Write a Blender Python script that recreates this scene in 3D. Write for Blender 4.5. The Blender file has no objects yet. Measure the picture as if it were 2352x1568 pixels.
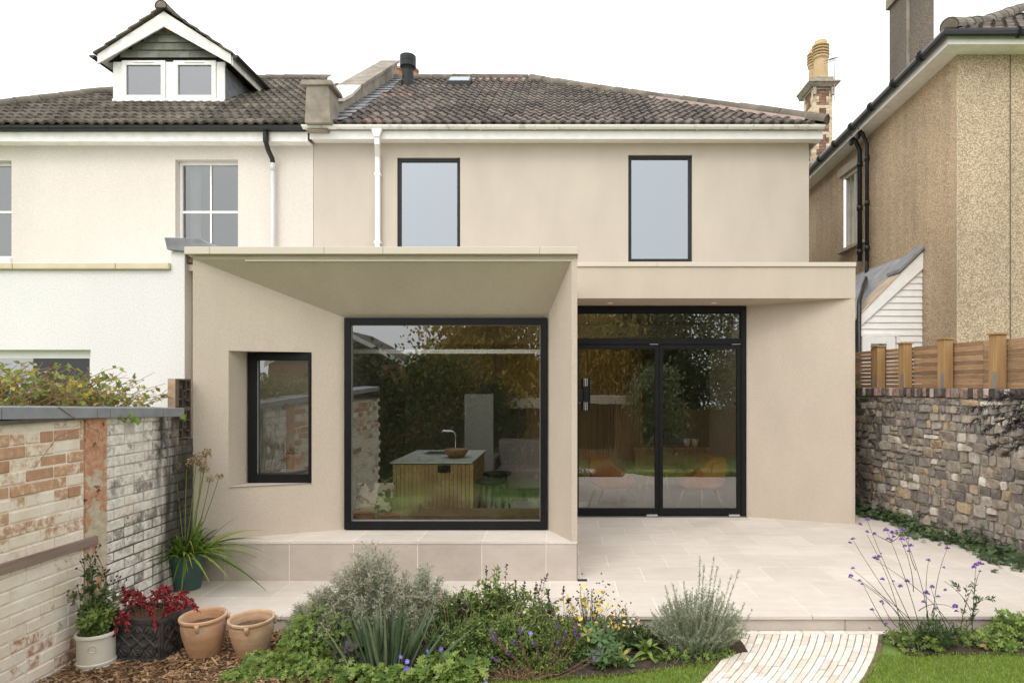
import bpy, math, random
import numpy as np
from mathutils import Vector
random.seed(7); rng = np.random.default_rng(7)
R = math.radians
C = bpy.context.scene.collection
sc = bpy.context.scene

# ---------------------------------------------------------------- camera, sky, sun, exposure
H = 1.70; F = 1535.0; VX = 1289.0; VY = 885.0          # eye height above the patio, focal length and vanishing point (2352 px wide frame)
cam = bpy.data.objects.new('camera', bpy.data.cameras.new('camera')); C.objects.link(cam)
cam.location = (0, 0, H); cam.rotation_euler = (R(90), 0, 0)
cam.data.sensor_width = 36; cam.data.lens = F / 2352 * 36
cam.data.shift_x = -(VX - 1176) / 2352; cam.data.shift_y = (VY - 784) / 2352
cam.data.clip_start = 0.05; cam.data.clip_end = 1000
sc.camera = cam

W = bpy.data.worlds.new('World'); sc.world = W; W.use_nodes = True
nt = W.node_tree
bg = nt.nodes['Background']
sky = nt.nodes.new('ShaderNodeTexSky'); sky.sky_type = 'NISHITA'; sky.sun_disc = False
SUN_EL, SUN_AZ = 48, 205
sky.sun_elevation = R(SUN_EL); sky.sun_rotation = R(SUN_AZ)
sky.air_density = 1.0; sky.dust_density = 6.0; sky.ozone_density = 1.0
hs = nt.nodes.new('ShaderNodeHueSaturation'); hs.inputs['Saturation'].default_value = 0.16
cl = nt.nodes.new('ShaderNodeMix'); cl.data_type = 'RGBA'; cl.inputs[0].default_value = .78     # overcast: an even cloud deck over the clear sky
cl.inputs[7].default_value = (8.75, 8.75, 8.78, 1)
nt.links.new(sky.outputs[0], hs.inputs['Color']); nt.links.new(hs.outputs[0], cl.inputs[6]); nt.links.new(cl.outputs[2], bg.inputs['Color'])
bg.inputs['Strength'].default_value = 0.15

sl = bpy.data.lights.new('sun', 'SUN'); sl.energy = 0.6; sl.angle = R(25); sl.color = (1, 0.95, 0.87)
so = bpy.data.objects.new('sun', sl); C.objects.link(so)
# light comes from behind the camera, a little from the left
az = R(SUN_AZ)
d = Vector((math.sin(az) * math.cos(R(SUN_EL)), math.cos(az) * math.cos(R(SUN_EL)), math.sin(R(SUN_EL))))
so.rotation_euler = (-d).to_track_quat('-Z', 'Y').to_euler()
so.location = (0, 0, 30)
sc.view_settings.view_transform = 'Standard'; sc.view_settings.look = 'None'
sc.view_settings.gamma = 1; sc.view_settings.exposure = 0.51

# ---------------------------------------------------------------- helpers
def at(x, y, Y):
    return ((x - VX) / F * Y, Y, H + (VY - y) / F * Y)
def px(x, Y): return (x - VX) / F * Y
def pz(y, Y): return H + (VY - y) / F * Y

OFF = {}
class MB:
    def __init__(s): s.v = []; s.f = {}; s.n = 0
    def add(s, verts, faces):
        verts = np.asarray(verts, float).reshape(-1, 3)
        for f in faces: s.f.setdefault(len(f), []).append(np.array([f]) + s.n)
        s.v.append(verts); s.n += len(verts); return s
    def addn(s, verts, farr):
        verts = np.asarray(verts, float).reshape(-1, 3); farr = np.asarray(farr)
        s.f.setdefault(farr.shape[1], []).append(farr + s.n)
        s.v.append(verts); s.n += len(verts); return s
    def quad(s, a, b, c, d): return s.add([a, b, c, d], [(0, 1, 2, 3)])
    def poly(s, pts): return s.add(pts, [tuple(range(len(pts)))])
    def box(s, x0, x1, y0, y1, z0, z1):
        v = [(x0,y0,z0),(x1,y0,z0),(x1,y1,z0),(x0,y1,z0),(x0,y0,z1),(x1,y0,z1),(x1,y1,z1),(x0,y1,z1)]
        return s.add(v, [(0,3,2,1),(4,5,6,7),(0,1,5,4),(1,2,6,5),(2,3,7,6),(3,0,4,7)])
    def obox(s, c, ax, ay, az_):
        c, ax, ay, az_ = map(np.array, (c, ax, ay, az_)); v = []
        for k in (-1, 1):
            for a, b in ((-1,-1),(1,-1),(1,1),(-1,1)): v.append(c + ax*a + ay*b + az_*k)
        return s.add(v, [(0,3,2,1),(4,5,6,7),(0,1,5,4),(1,2,6,5),(2,3,7,6),(3,0,4,7)])
    def prism(s, pts, off):
        """closed outline (3-D points) pushed along off"""
        p = np.array(pts, float); q = p + np.array(off, float); n = len(p)
        fs = [tuple(range(n)), tuple(range(2*n-1, n-1, -1))]
        fs += [(i, i+n, (i+1) % n + n, (i+1) % n) for i in range(n)]
        return s.add(np.vstack([p, q]), fs)
    def plan(s, pts, z0, z1): return s.prism([(x, y, z0) for x, y in pts], (0, 0, z1 - z0))
    def tube(s, pts, r, n=6, r1=None, cap=True):
        p = np.array(pts, float); m = len(p)
        rr = np.array(r, float) if hasattr(r, '__len__') else np.linspace(r, r if r1 is None else r1, m)
        t = np.gradient(p, axis=0); t /= np.linalg.norm(t, axis=1)[:, None] + 1e-9
        ref = np.array((0, 0, 1.)) if abs(t[:, 2]).mean() < .8 else np.array((0, 1., 0))
        a = np.cross(t, ref); a /= np.linalg.norm(a, axis=1)[:, None] + 1e-9
        b = np.cross(t, a)
        th = np.arange(n) * 2 * math.pi / n
        v = p[:, None] + rr[:, None, None] * (a[:, None] * np.cos(th)[None, :, None] + b[:, None] * np.sin(th)[None, :, None])
        i = np.arange(m - 1)[:, None] * n; j = np.arange(n)[None]; k = (j + 1) % n
        f = np.stack([i + j, i + k, i + n + k, i + n + j], -1).reshape(-1, 4)
        s.addn(v.reshape(-1, 3), f)
        if cap and n > 3:
            o = s.n - m * n
            s.f.setdefault(n, []).append(np.array([list(range(o + n - 1, o - 1, -1))]))
            s.f.setdefault(n, []).append(np.array([list(range(o + (m-1)*n, o + m*n))]))
        return s
    def lathe(s, prof, c, n=28, sx=1, sy=1):
        th = np.arange(n) * 2 * math.pi / n
        v = []
        for r, z in prof:
            v.append(np.stack([c[0] + sx*r*np.cos(th), c[1] + sy*r*np.sin(th), np.full(n, c[2] + z)], -1))
        m = len(prof); i = np.arange(m-1)[:, None]*n; j = np.arange(n)[None]; k = (j+1) % n
        return s.addn(np.vstack(v), np.stack([i+j, i+k, i+n+k, i+n+j], -1).reshape(-1, 4))
    def leaves(s, P, D, L, Wd, fold=.12, bend=.12, up=None):
        P = np.asarray(P, float); D = np.asarray(D, float); n = len(P)
        D = D / (np.linalg.norm(D, axis=1)[:, None] + 1e-9)
        L = np.broadcast_to(np.asarray(L, float), (n,))[:, None]; Wd = np.broadcast_to(np.asarray(Wd, float), (n,))[:, None]
        u = rng.normal(size=(n, 3)) * .6 + np.array((0, 0, 1.)) if up is None else np.asarray(up, float)
        sd = np.cross(D, u); sd /= np.linalg.norm(sd, axis=1)[:, None] + 1e-9
        nn = np.cross(sd, D)
        mid = P + D * L * .45
        v = np.stack([P, mid + sd*Wd/2 + nn*Wd*fold, P + D*L - nn*L*bend, mid - sd*Wd/2 + nn*Wd*fold], 1)
        o = np.arange(n)[:, None] * 4
        f = np.concatenate([o + np.array([[0, 1, 2]]), o + np.array([[0, 2, 3]])])
        return s.addn(v.reshape(-1, 3), f)
    def blades(s, P, D, L, Wd, seg=4, droop=.3, fold=0):
        P = np.asarray(P, float); D = np.asarray(D, float); n = len(P)
        D = D / (np.linalg.norm(D, axis=1)[:, None] + 1e-9)
        L = np.broadcast_to(np.asarray(L, float), (n,)); Wd = np.broadcast_to(np.asarray(Wd, float), (n,)); droop = np.broadcast_to(np.asarray(droop, float), (n,))
        sd = np.cross(D, np.array((0, 0, 1.)) + rng.normal(size=(n, 3))*.25); sd /= np.linalg.norm(sd, axis=1)[:, None] + 1e-9
        t = np.linspace(0, 1, seg + 1)
        prof = np.where(t < .35, .75 + .25*t/.35, np.maximum(1 - (t-.35)/.65, 0)**.7); prof[-1] = .02
        hd = D.copy(); hd[:, 2] = 0
        c = P[:, None] + D[:, None]*(L[:, None]*t)[..., None] + (hd[:, None]*.6 - np.array((0, 0, 1.)))*(droop[:, None]*L[:, None]*t**2.2)[..., None]
        w = (Wd[:, None]*prof/2)[..., None]*sd[:, None]
        v = np.stack([c - w, c + w], 2)
        o = np.arange(n)[:, None]*(2*(seg+1)) + (np.arange(seg)*2)[None]
        f = np.stack([o, o+1, o+3, o+2], -1).reshape(-1, 4)
        return s.addn(v.reshape(-1, 3), f)
    def palmate(s, P, N, Rad, k=5, spread=4.2, w=.5):
        P = np.asarray(P, float); N = np.asarray(N, float); n = len(P)
        N = N / (np.linalg.norm(N, axis=1)[:, None] + 1e-9); Rad = np.broadcast_to(np.asarray(Rad, float), (n,))
        a = np.cross(N, rng.normal(size=(n, 3))); a /= np.linalg.norm(a, axis=1)[:, None] + 1e-9
        b = np.cross(N, a)
        th = np.linspace(-spread/2, spread/2, k)
        dirs = a[:, None]*np.cos(th)[None, :, None] + b[:, None]*np.sin(th)[None, :, None] + N[:, None]*.15
        side = -a[:, None]*np.sin(th)[None, :, None] + b[:, None]*np.cos(th)[None, :, None]
        r = Rad[:, None, None]; c = np.repeat(P[:, None], k, 1)
        v = np.stack([c, c + dirs*r*.62 + side*r*w/2, c + dirs*r*1.0, c + dirs*r*.62 - side*r*w/2], 2)
        # one island per leaf: share the centre
        V = np.concatenate([P[:, None], v[:, :, 1:].reshape(n, 3*k, 3)], 1); st = 3*k + 1
        o = np.arange(n)[:, None, None]*st; q = 1 + 3*np.arange(k)[None, :, None]
        f = np.concatenate([np.zeros((n, k, 1), int) + o, o+q, o+q+1, o+q+2], -1).reshape(-1, 4)
        return s.addn(V.reshape(-1, 3), f)
    def build(s, name, mat, parent=None, smooth=False, bevel=0, origin=None, kind=None, seg=2, sub=0, local=False):
        off = OFF[parent.name] if parent is not None else np.zeros(3)
        o0 = np.array(origin, float) if origin is not None else np.zeros(3)
        if parent is not None and origin is not None: o0 = o0 - off
        v = np.vstack(s.v) - (0 if local else off + o0)
        me = bpy.data.meshes.new(name)
        me.vertices.add(len(v)); me.vertices.foreach_set('co', v.ravel())
        lv, ls, tot = [], [], 0
        for k, arrs in s.f.items():
            a = np.vstack(arrs); lv.append(a.ravel()); ls.append(tot + np.arange(len(a))*k); tot += a.size
        lv = np.concatenate(lv); ls = np.concatenate(ls)
        me.loops.add(len(lv)); me.loops.foreach_set('vertex_index', lv.astype(np.int32))
        me.polygons.add(len(ls)); me.polygons.foreach_set('loop_start', ls.astype(np.int32))
        me.update(calc_edges=True); me.validate()
        me.polygons.foreach_set('use_smooth', np.full(len(me.polygons), bool(smooth)))
        me.materials.append(mat)
        o = bpy.data.objects.new(name, me); C.objects.link(o)
        o.location = o0
        if parent is not None: o.parent = parent
        OFF[o.name] = off + o0
        if bevel:
            b = o.modifiers.new('bevel', 'BEVEL'); b.width = bevel; b.segments = seg; b.limit_method = 'ANGLE'; b.angle_limit = R(35)
        if sub:
            b = o.modifiers.new('sub', 'SUBSURF'); b.levels = sub; b.render_levels = sub
        if kind: o['kind'] = kind
        return o

def tag(o, label=None, cat=None, group=None, kind=None):
    if label: o['label'] = label
    if cat: o['category'] = cat
    if group: o['group'] = group
    if kind: o['kind'] = kind
    return o
def thing(name, label, cat, loc=(0, 0, 0), group=None):
    o = bpy.data.objects.new(name, None); C.objects.link(o); o.location = loc; o.empty_display_size = .1
    OFF[o.name] = np.array(loc, float)
    return tag(o, label, cat, group)
def mesh_copy(o, loc, parent, rot=(0, 0, 0), scale=1):
    """another copy of a part (shares its mesh); loc in world"""
    c = o.copy(); C.objects.link(c); c.parent = parent
    c.location = np.array(loc, float) - OFF[parent.name]; c.rotation_euler = rot; c.scale = (scale,)*3
    OFF[c.name] = np.array(loc, float)
    return c

# ---------------------------------------------------------------- materials
def nodes(name):
    m = bpy.data.materials.new(name); m.use_nodes = True
    n = m.node_tree; b = n.nodes['Principled BSDF']
    return m, n, b
def N(n, t, **kw):
    x = n.nodes.new(t)
    for k, v in kw.items():
        if k in x.inputs: x.inputs[k].default_value = v
        else: setattr(x, k, v)
    return x
def L(n, a, b): n.links.new(a, b)
def pos(n): return N(n, 'ShaderNodeNewGeometry').outputs['Position']
def noise(n, scale, detail=4, rough=.55, vec=None):
    t = N(n, 'ShaderNodeTexNoise'); t.inputs['Scale'].default_value = scale; t.inputs['Detail'].default_value = detail; t.inputs['Roughness'].default_value = rough
    L(n, vec if vec is not None else pos(n), t.inputs['Vector']); return t.outputs['Fac']
def ramp(n, fac, stops):
    r = N(n, 'ShaderNodeValToRGB'); e = r.color_ramp.elements
    while len(e) < len(stops): e.new(.5)
    for i, (p, c) in enumerate(stops):
        e[i].position = p; e[i].color = (c[0], c[1], c[2], 1) if hasattr(c, '__len__') else (c, c, c, 1)
    L(n, fac, r.inputs['Fac']); return r.outputs['Color']
def mix(n, fac, a, b, mode='MIX'):
    x = N(n, 'ShaderNodeMix', data_type='RGBA', blend_type=mode)
    for sock, val in ((x.inputs[0], fac), (x.inputs[6], a), (x.inputs[7], b)):
        if isinstance(val, bpy.types.NodeSocket): L(n, val, sock)
        elif hasattr(val, '__len__'): sock.default_value = (*val[:3], 1)
        else: sock.default_value = val
    return x.outputs[2]
def math_(n, op, a, b=None, clamp=False):
    x = N(n, 'ShaderNodeMath', operation=op, use_clamp=clamp)
    for i, val in enumerate((a, b)):
        if val is None: continue
        if isinstance(val, bpy.types.NodeSocket): L(n, val, x.inputs[i])
        else: x.inputs[i].default_value = val
    return x.outputs[0]
def maprange(n, v, a, b, c=0, d=1):
    x = N(n, 'ShaderNodeMapRange', interpolation_type='SMOOTHSTEP')
    L(n, v, x.inputs[0]); x.inputs[1].default_value = a; x.inputs[2].default_value = b; x.inputs[3].default_value = c; x.inputs[4].default_value = d
    return x.outputs[0]
def bump(n, b, h, strength=.3, dist=.01):
    x = N(n, 'ShaderNodeBump'); x.inputs['Strength'].default_value = strength; x.inputs['Distance'].default_value = dist
    L(n, h, x.inputs['Height']); L(n, x.outputs[0], b.inputs['Normal'])
def sepxyz(n):
    x = N(n, 'ShaderNodeSeparateXYZ'); L(n, pos(n), x.inputs[0]); return x.outputs
def island(n): return N(n, 'ShaderNodeNewGeometry').outputs['Random Per Island']

def M(name, col, rough=.7, var=.12, scale=6, bmp=0, bscale=80, isl=0, metal=0, spec=.4, dist=.004):
    m, n, b = nodes(name)
    lo = tuple(c*(1-var) for c in col); hi = tuple(min(1, c*(1+var)) for c in col)
    c = ramp(n, noise(n, scale, 6), [(.3, lo), (.7, hi)])
    if isl:
        v = ramp(n, island(n), [(0, 1-isl), (1, 1+isl)])
        c = mix(n, 1.0, c, v, 'MULTIPLY')
    L(n, c, b.inputs['Base Color'])
    b.inputs['Roughness'].default_value = rough; b.inputs['Metallic'].default_value = metal
    b.inputs['Specular IOR Level'].default_value = spec
    if bmp: bump(n, b, noise(n, bscale, 3), bmp, dist)
    return m

def leaf_mat(name, stops, rough=.5, trans=.25):
    m, n, b = nodes(name)
    c = ramp(n, island(n), stops)
    c = mix(n, .35, c, mix(n, 1.0, c, ramp(n, noise(n, 25, 2), [(.3, .5), (.7, 1.5)]), 'MULTIPLY'))
    L(n, c, b.inputs['Base Color']); b.inputs['Roughness'].default_value = rough; b.inputs['Specular IOR Level'].default_value = .3
    t = N(n, 'ShaderNodeBsdfTranslucent'); L(n, c, t.inputs['Color'])
    ms = N(n, 'ShaderNodeMixShader'); ms.inputs[0].default_value = trans
    L(n, b.outputs[0], ms.inputs[1]); L(n, t.outputs[0], ms.inputs[2])
    L(n, ms.outputs[0], n.nodes['Material Output'].inputs['Surface'])
    return m

def glass_mat(name, refl=.22, tint=(.86, .9, .88), wob=.0, tone=(.95, .98, 1)):
    m, n, b = nodes(name); n.nodes.remove(b)
    fr = N(n, 'ShaderNodeFresnel'); fr.inputs['IOR'].default_value = 1.5
    fac = math_(n, 'ADD', math_(n, 'MULTIPLY', fr.outputs[0], .9), refl, clamp=True)
    tr = N(n, 'ShaderNodeBsdfTransparent'); tr.inputs['Color'].default_value = (*tint, 1)
    gl = N(n, 'ShaderNodeBsdfGlossy'); gl.inputs['Roughness'].default_value = 0.0; gl.inputs['Color'].default_value = (*tone, 1)
    if wob:
        bp = N(n, 'ShaderNodeBump'); bp.inputs['Strength'].default_value = 1; bp.inputs['Distance'].default_value = wob
        L(n, noise(n, 2.5, 1), bp.inputs['Height']); L(n, bp.outputs[0], gl.inputs['Normal'])
    ms = N(n, 'ShaderNodeMixShader'); L(n, fac, ms.inputs[0]); L(n, tr.outputs[0], ms.inputs[1]); L(n, gl.outputs[0], ms.inputs[2])
    L(n, ms.outputs[0], n.nodes['Material Output'].inputs['Surface'])
    return m

def stucco(name, col, grain=140, strength=.5, var=.06, blotch=1.2):
    m, n, b = nodes(name)
    mp = N(n, 'ShaderNodeMapping'); mp.inputs['Scale'].default_value = (1.6, 1.6, .7); L(n, pos(n), mp.inputs[0])
    c = ramp(n, noise(n, blotch, 9, .62, mp.outputs[0]), [(.3, tuple(x*(1-var) for x in col)), (.7, tuple(min(1, x*(1+var)) for x in col))])
    g = noise(n, grain, 2, .7)
    c = mix(n, 1.0, c, ramp(n, g, [(.3, .88), (.65, 1.06)]), 'MULTIPLY')
    L(n, c, b.inputs['Base Color']); b.inputs['Roughness'].default_value = .92; b.inputs['Specular IOR Level'].default_value = .15
    bump(n, b, g, strength, .006)
    return m

TAN = stucco('tan_render', (.545, .488, .418))
TANX = stucco('new_tan_render', (.562, .484, .398), 110, .7)
CREAM = stucco('cream_render', (.667, .615, .552), 60, .05, .035, .8)
WHITE_R = stucco('white_render', (.795, .772, .775), 70, .16, .03)
CAPM = M('beige_metal', (.62, .555, .46), .45, .02)
WHITE = M('white_upvc', (.80, .79, .77), .4, .05, 9)
DIRTYW = M('weathered_white', (.79, .775, .74), .6, .10, 7)
BLACK = M('black_frame', (.009, .009, .010), .5, .2, spec=.2)
BLACKP = M('black_plastic', (.016, .017, .018), .35, .3)
DGREY = M('dark_grey_frame', (.024, .025, .028), .45, .1, spec=.25)
GLASS = glass_mat('picture_glass', .185, (.90, .92, .88), .0004)
GLASSUP = glass_mat('sky_glass', .29, (.3, .34, .38), tone=(.90, .97, 1.04))
GLASSN = glass_mat('old_glass', .14, (.5, .52, .53))
LEAD = M('lead_sheet', (.20, .21, .225), .55, .25, 8, .3, 30)
DARKROOM = M('dimmed_room_plaster', (.16, .15, .135), .9, .05)  # plaster coloured dark, painting in the dimness of the rooms
WOODF = M('oak', (.30, .19, .095), .5, .2, 12)

def stone_slab(name, a, b_, streak=1.0):
    m, n, b = nodes(name)
    mp = N(n, 'ShaderNodeMapping'); mp.inputs['Scale'].default_value = (1, 4*streak, 4*streak); L(n, pos(n), mp.inputs[0])
    c = ramp(n, noise(n, 3.0, 8, .62, mp.outputs[0]), [(.25, a), (.7, b_)])
    c = mix(n, 1.0, c, ramp(n, island(n), [(0, .93), (1, 1.05)]), 'MULTIPLY')
    c = mix(n, 1.0, c, ramp(n, noise(n, 90, 3), [(.25, .86), (.5, 1.0)]), 'MULTIPLY')
    c = mix(n, 1.0, c, ramp(n, noise(n, .8, 8, .65), [(.35, (.90, .885, .865)), (.6, 1.03)]), 'MULTIPLY')
    c = mix(n, maprange(n, noise(n, 34, 2), .74, .78, 0, .45), c, (.25, .20, .15))
    L(n, c, b.inputs['Base Color']); b.inputs['Roughness'].default_value = .75; b.inputs['Specular IOR Level'].default_value = .25
    bump(n, b, noise(n, 60, 4), .15, .004)
    return m
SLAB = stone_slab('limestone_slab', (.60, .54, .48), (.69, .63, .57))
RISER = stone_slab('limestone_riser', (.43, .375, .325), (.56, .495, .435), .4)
GROUT = M('pale_grout', (.82, .76, .66), .9, .08)

def roof_mat(name, stops, lich=.5):
    m, n, b = nodes(name)
    c = ramp(n, island(n), stops)
    c = mix(n, 1.0, c, ramp(n, noise(n, 3, 5), [(.3, .7), (.7, 1.3)]), 'MULTIPLY')
    c = mix(n, maprange(n, noise(n, 16, 6, .7), .56, .7, 0, lich), c, (.34, .315, .27))
    c = mix(n, maprange(n, noise(n, 9, 6, .7), .60, .74, 0, .5), c, (.03, .028, .022))
    L(n, c, b.inputs['Base Color']); b.inputs['Roughness'].default_value = .85; b.inputs['Specular IOR Level'].default_value = .25
    bump(n, b, noise(n, 70, 4), .5, .006)
    return m
TILE = roof_mat('brown_roof_tile', [(0, (.085, .071, .061)), (.45, (.13, .108, .094)), (.85, (.175, .148, .128)), (.985, (.19, .155, .13)), (1, (.30, .16, .11))], .28)
TILEL = roof_mat('grey_roof_tile', [(0, (.075, .065, .052)), (.5, (.115, .098, .078)), (1, (.17, .145, .115))], .6)
RIDGE = roof_mat('ridge_tile', [(0, (.12, .105, .085)), (1, (.20, .17, .135))], .9)
MORTARP = M('pink_mortar', (.36, .275, .24), .9, .15)
CONC = M('old_concrete', (.27, .235, .19), .9, .35, 4, .5, 60, dist=.006)
CONCL = M('pale_concrete', (.62, .58, .52), .9, .12)

def pebble(name, base, dark, light, scale=55):
    m, n, b = nodes(name)
    v = N(n, 'ShaderNodeTexVoronoi'); v.inputs['Scale'].default_value = scale; L(n, pos(n), v.inputs['Vector'])
    sep = N(n, 'ShaderNodeSeparateColor'); L(n, v.outputs['Color'], sep.inputs[0])
    c = ramp(n, sep.outputs[0], [(0, dark), (.3, base), (.7, base), (1, light)])
    c = mix(n, maprange(n, v.outputs['Distance'], .35, .75, 0, .75), c, dark)
    mp = N(n, 'ShaderNodeMapping'); mp.inputs['Scale'].default_value = (1, 1, .45); L(n, pos(n), mp.inputs[0])
    c = mix(n, 1.0, c, ramp(n, noise(n, 1.1, 8, .62, mp.outputs[0]), [(.32, .78), (.68, 1.12)]), 'MULTIPLY')
    c = mix(n, maprange(n, noise(n, 5, 3), .68, .76, 0, .3), c, light)
    L(n, c, b.inputs['Base Color']); b.inputs['Roughness'].default_value = .9
    bump(n, b, math_(n, 'SUBTRACT', 1.0, v.outputs['Distance']), .6, .012)
    return m
PEBL = pebble('pebbledash_brown', (.56, .42, .265), (.29, .21, .135), (.70, .56, .40), 62)
PEBR = pebble('pebbledash_pale', (.60, .47, .325), (.30, .225, .15), (.76, .64, .48), 60)
PEBC = pebble('pebbledash_grey', (.17, .14, .11), (.11, .09, .07), (.25, .21, .16), 60)

def timber(name, col, dark, axis='y', isl=.2, sc_=6):
    m, n, b = nodes(name)
    mp = N(n, 'ShaderNodeMapping'); L(n, pos(n), mp.inputs[0])
    mp.inputs['Scale'].default_value = {'x': (.8, 12, 12), 'y': (12, .8, 12), 'z': (12, 12, .8)}[axis]
    c = ramp(n, noise(n, sc_/2, 6, .65, mp.outputs[0]), [(.3, dark), (.65, col)])
    c = mix(n, 1.0, c, ramp(n, island(n), [(0, 1-isl), (1, 1+isl)]), 'MULTIPLY')
    L(n, c, b.inputs['Base Color']); b.inputs['Roughness'].default_value = .75; b.inputs['Specular IOR Level'].default_value = .25
    return m
CEDAR = timber('cedar_slat', (.36, .225, .13), (.24, .145, .08), 'y', .28)
POSTM = timber('pine_post', (.42, .26, .12), (.30, .18, .08), 'z', .05)
GALV = M('galvanised_steel', (.33, .34, .35), .45, .1, metal=.6)
OAKV = timber('oak_cladding', (.34, .21, .10), (.24, .145, .065), 'z', .12)
DECKW = timber('grey_batten', (.30, .22, .18), (.2, .15, .125), 'y', .05)
# ================================================================ structure builders
def panel(mb, P0, P1, z0, z1, holes=(), top=None):
    """upright wall sheet from plan point P0 to P1 (seen side on the right of P0->P1 turned to the camera), holes = (s0,s1,za,zb); top(s) = sloping top"""
    P0 = np.array(P0, float); P1 = np.array(P1, float); Ln = np.linalg.norm(P1 - P0); u = (P1 - P0)/Ln
    ss = sorted({0, Ln, *[h[0] for h in holes], *[h[1] for h in holes]})
    zs = sorted({z0, z1, *[h[2] for h in holes], *[h[3] for h in holes]})
    pt = lambda s, z: (P0[0] + u[0]*s, P0[1] + u[1]*s, z)
    for a, b in zip(ss, ss[1:]):
        for i, (c, e) in enumerate(zip(zs, zs[1:])):
            if any(h[0]-1e-6 <= a and b <= h[1]+1e-6 and h[2]-1e-6 <= c and e <= h[3]+1e-6 for h in holes): continue
            if top and i == len(zs)-2: mb.quad(pt(a, c), pt(b, c), pt(b, top(b)), pt(a, top(a)))
            else: mb.quad(pt(a, c), pt(b, c), pt(b, e), pt(a, e))
    return mb
def reveal(mb, x0, x1, z0, z1, Y, dep):
    mb.quad((x0, Y, z0), (x0, Y+dep, z0), (x0, Y+dep, z1), (x0, Y, z1))
    mb.quad((x1, Y, z0), (x1, Y, z1), (x1, Y+dep, z1), (x1, Y+dep, z0))
    mb.quad((x0, Y, z1), (x0, Y+dep, z1), (x1, Y+dep, z1), (x1, Y, z1))
    mb.quad((x0, Y, z0), (x1, Y, z0), (x1, Y+dep, z0), (x0, Y+dep, z0))
def frame(mb, x0, x1, z0, z1, Y, w, dep, wb=None, wt=None):
    wb = wb or w; wt = wt or w
    mb.box(x0, x0+w, Y, Y+dep, z0, z1); mb.box(x1-w, x1, Y, Y+dep, z0, z1)
    mb.box(x0+w, x1-w, Y+.0015, Y+dep, z0, z0+wb); mb.box(x0+w, x1-w, Y+.0015, Y+dep, z1-wt, z1)
def pane(mb, x0, x1, z0, z1, Y): mb.box(x0, x1, Y, Y+.024, z0, z1)
def sheet_pane(mb, x0, x1, z0, z1, Y): mb.quad((x0, Y, z0), (x1, Y, z0), (x1, Y, z1), (x0, Y, z1))

def roof_tiles(mb, xl, xr, Y0, z0, pitch, s1, course=.30, tw=.33, amp=.017, jit=.003, seed=1, flip=False):
    """interlocking double-roll tiles on a slope facing the camera; xl(s), xr(s) = edges at slope length s"""
    r = np.random.default_rng(seed)
    c, sn = math.cos(pitch), math.sin(pitch)
    k = 0; s = 0
    while s < s1:
        a, b = xl(s + course*.5), xr(s + course*.5)
        sh = (r.random()-.5)*.02
        x = math.floor(a/tw)*tw + sh
        while x < b:
            n = 17; t = np.linspace(0, 1, n); X = x + t*tw*.995
            ok = X[(X > a) & (X < b)]
            if len(ok) < 3: x += tw; continue
            X = np.clip(X, a, b)
            h = amp*np.clip(1.9*np.sin(2*math.pi*t*2), -1, 1)
            j = r.normal()*jit; j2 = r.normal()*jit
            def row(ss, off):
                ss = np.full(n, ss) if np.isscalar(ss) else ss
                return np.stack([X, Y0 + ss*c - off*sn, z0 + ss*sn + off*c], -1)
            lo = s + r.normal()*.004
            tilt = np.linspace(j, j2, n)
            top_ = min(s + course + .03, s1 + .05)
            V = np.vstack([row(lo+.004, -.012 + h + tilt), row(lo, .030 + h + tilt), row(top_, .004 + h + tilt*.3)])
            i = np.arange(n-1)
            f = np.concatenate([np.stack([i, i+1, i+1+n, i+n], -1), np.stack([i+n, i+1+n, i+1+2*n, i+2*n], -1)])
            mb.addn(V, f); x += tw
        s += course; k += 1
def ridge_tiles(mb, pts, r=.12, seg=.42, lift=.0, arc=210):
    pts = [np.array(p, float) for p in pts]
    for a, b in zip(pts, pts[1:]):
        Ls = np.linalg.norm(b-a); n = max(1, int(round(Ls/seg))); u = (b-a)/Ls
        side = np.cross(u, (0, 0, 1.)); side /= np.linalg.norm(side); up = np.cross(side, u)
        th = np.linspace(R(90-arc/2), R(90+arc/2), 11)
        for i in range(n):
            j = rng.normal(0, .005, 3)
            p0 = a + u*Ls*i/n + j; p1 = a + u*Ls*(i+1)/n*1.0 + j - u*.008
            ring = lambda p, rr: p + rr*(np.cos(th)[:, None]*side + np.sin(th)[:, None]*up)
            V = np.vstack([ring(p0, r*.86), ring(p0, r*1.04), ring(p1, r*.97), ring(p1, r*.8)]); m = 11
            if i == 0: mb.poly([*ring(p0, r*1.0)]) ; 
            if i == n-1: mb.poly([*ring(p1 - u*.01, r*.9)])
            k = np.arange(m-1)
            mb.addn(V, np.concatenate([np.stack([k+o, k+1+o, k+1+o+m, k+o+m], -1) for o in (0, m, 2*m)]))

PITCH = math.atan(.62)
YE, ZE = 11.10, 6.05                                   # eaves line of both back roofs
SL = 4.46/math.cos(PITCH)                              # slope length to the ridge
YR, ZR = YE + 4.46, ZE + 4.46*.62
YM = 11.40                                             # main back wall of the pair of houses
XP = -4.226                                            # where tan render meets cream

# ---------------------------------------------------------------- setting: ground, patio, path
gm = M('lawn_soil', (.15, .22, .05), .95, .25, 3)
g = MB()
ys = [-80, -30, -5, -1, 3.0, 5.2, 120]; zs = [-1.25, -1.25, -1.2, -.6, -.13, -.13, -.13]
for i in range(len(ys)-1):
    g.quad((-120, ys[i], zs[i]), (120, ys[i], zs[i]), (120, ys[i+1], zs[i+1]), (-120, ys[i+1], zs[i+1]))
g.build('lawn', gm, kind='structure')

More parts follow.
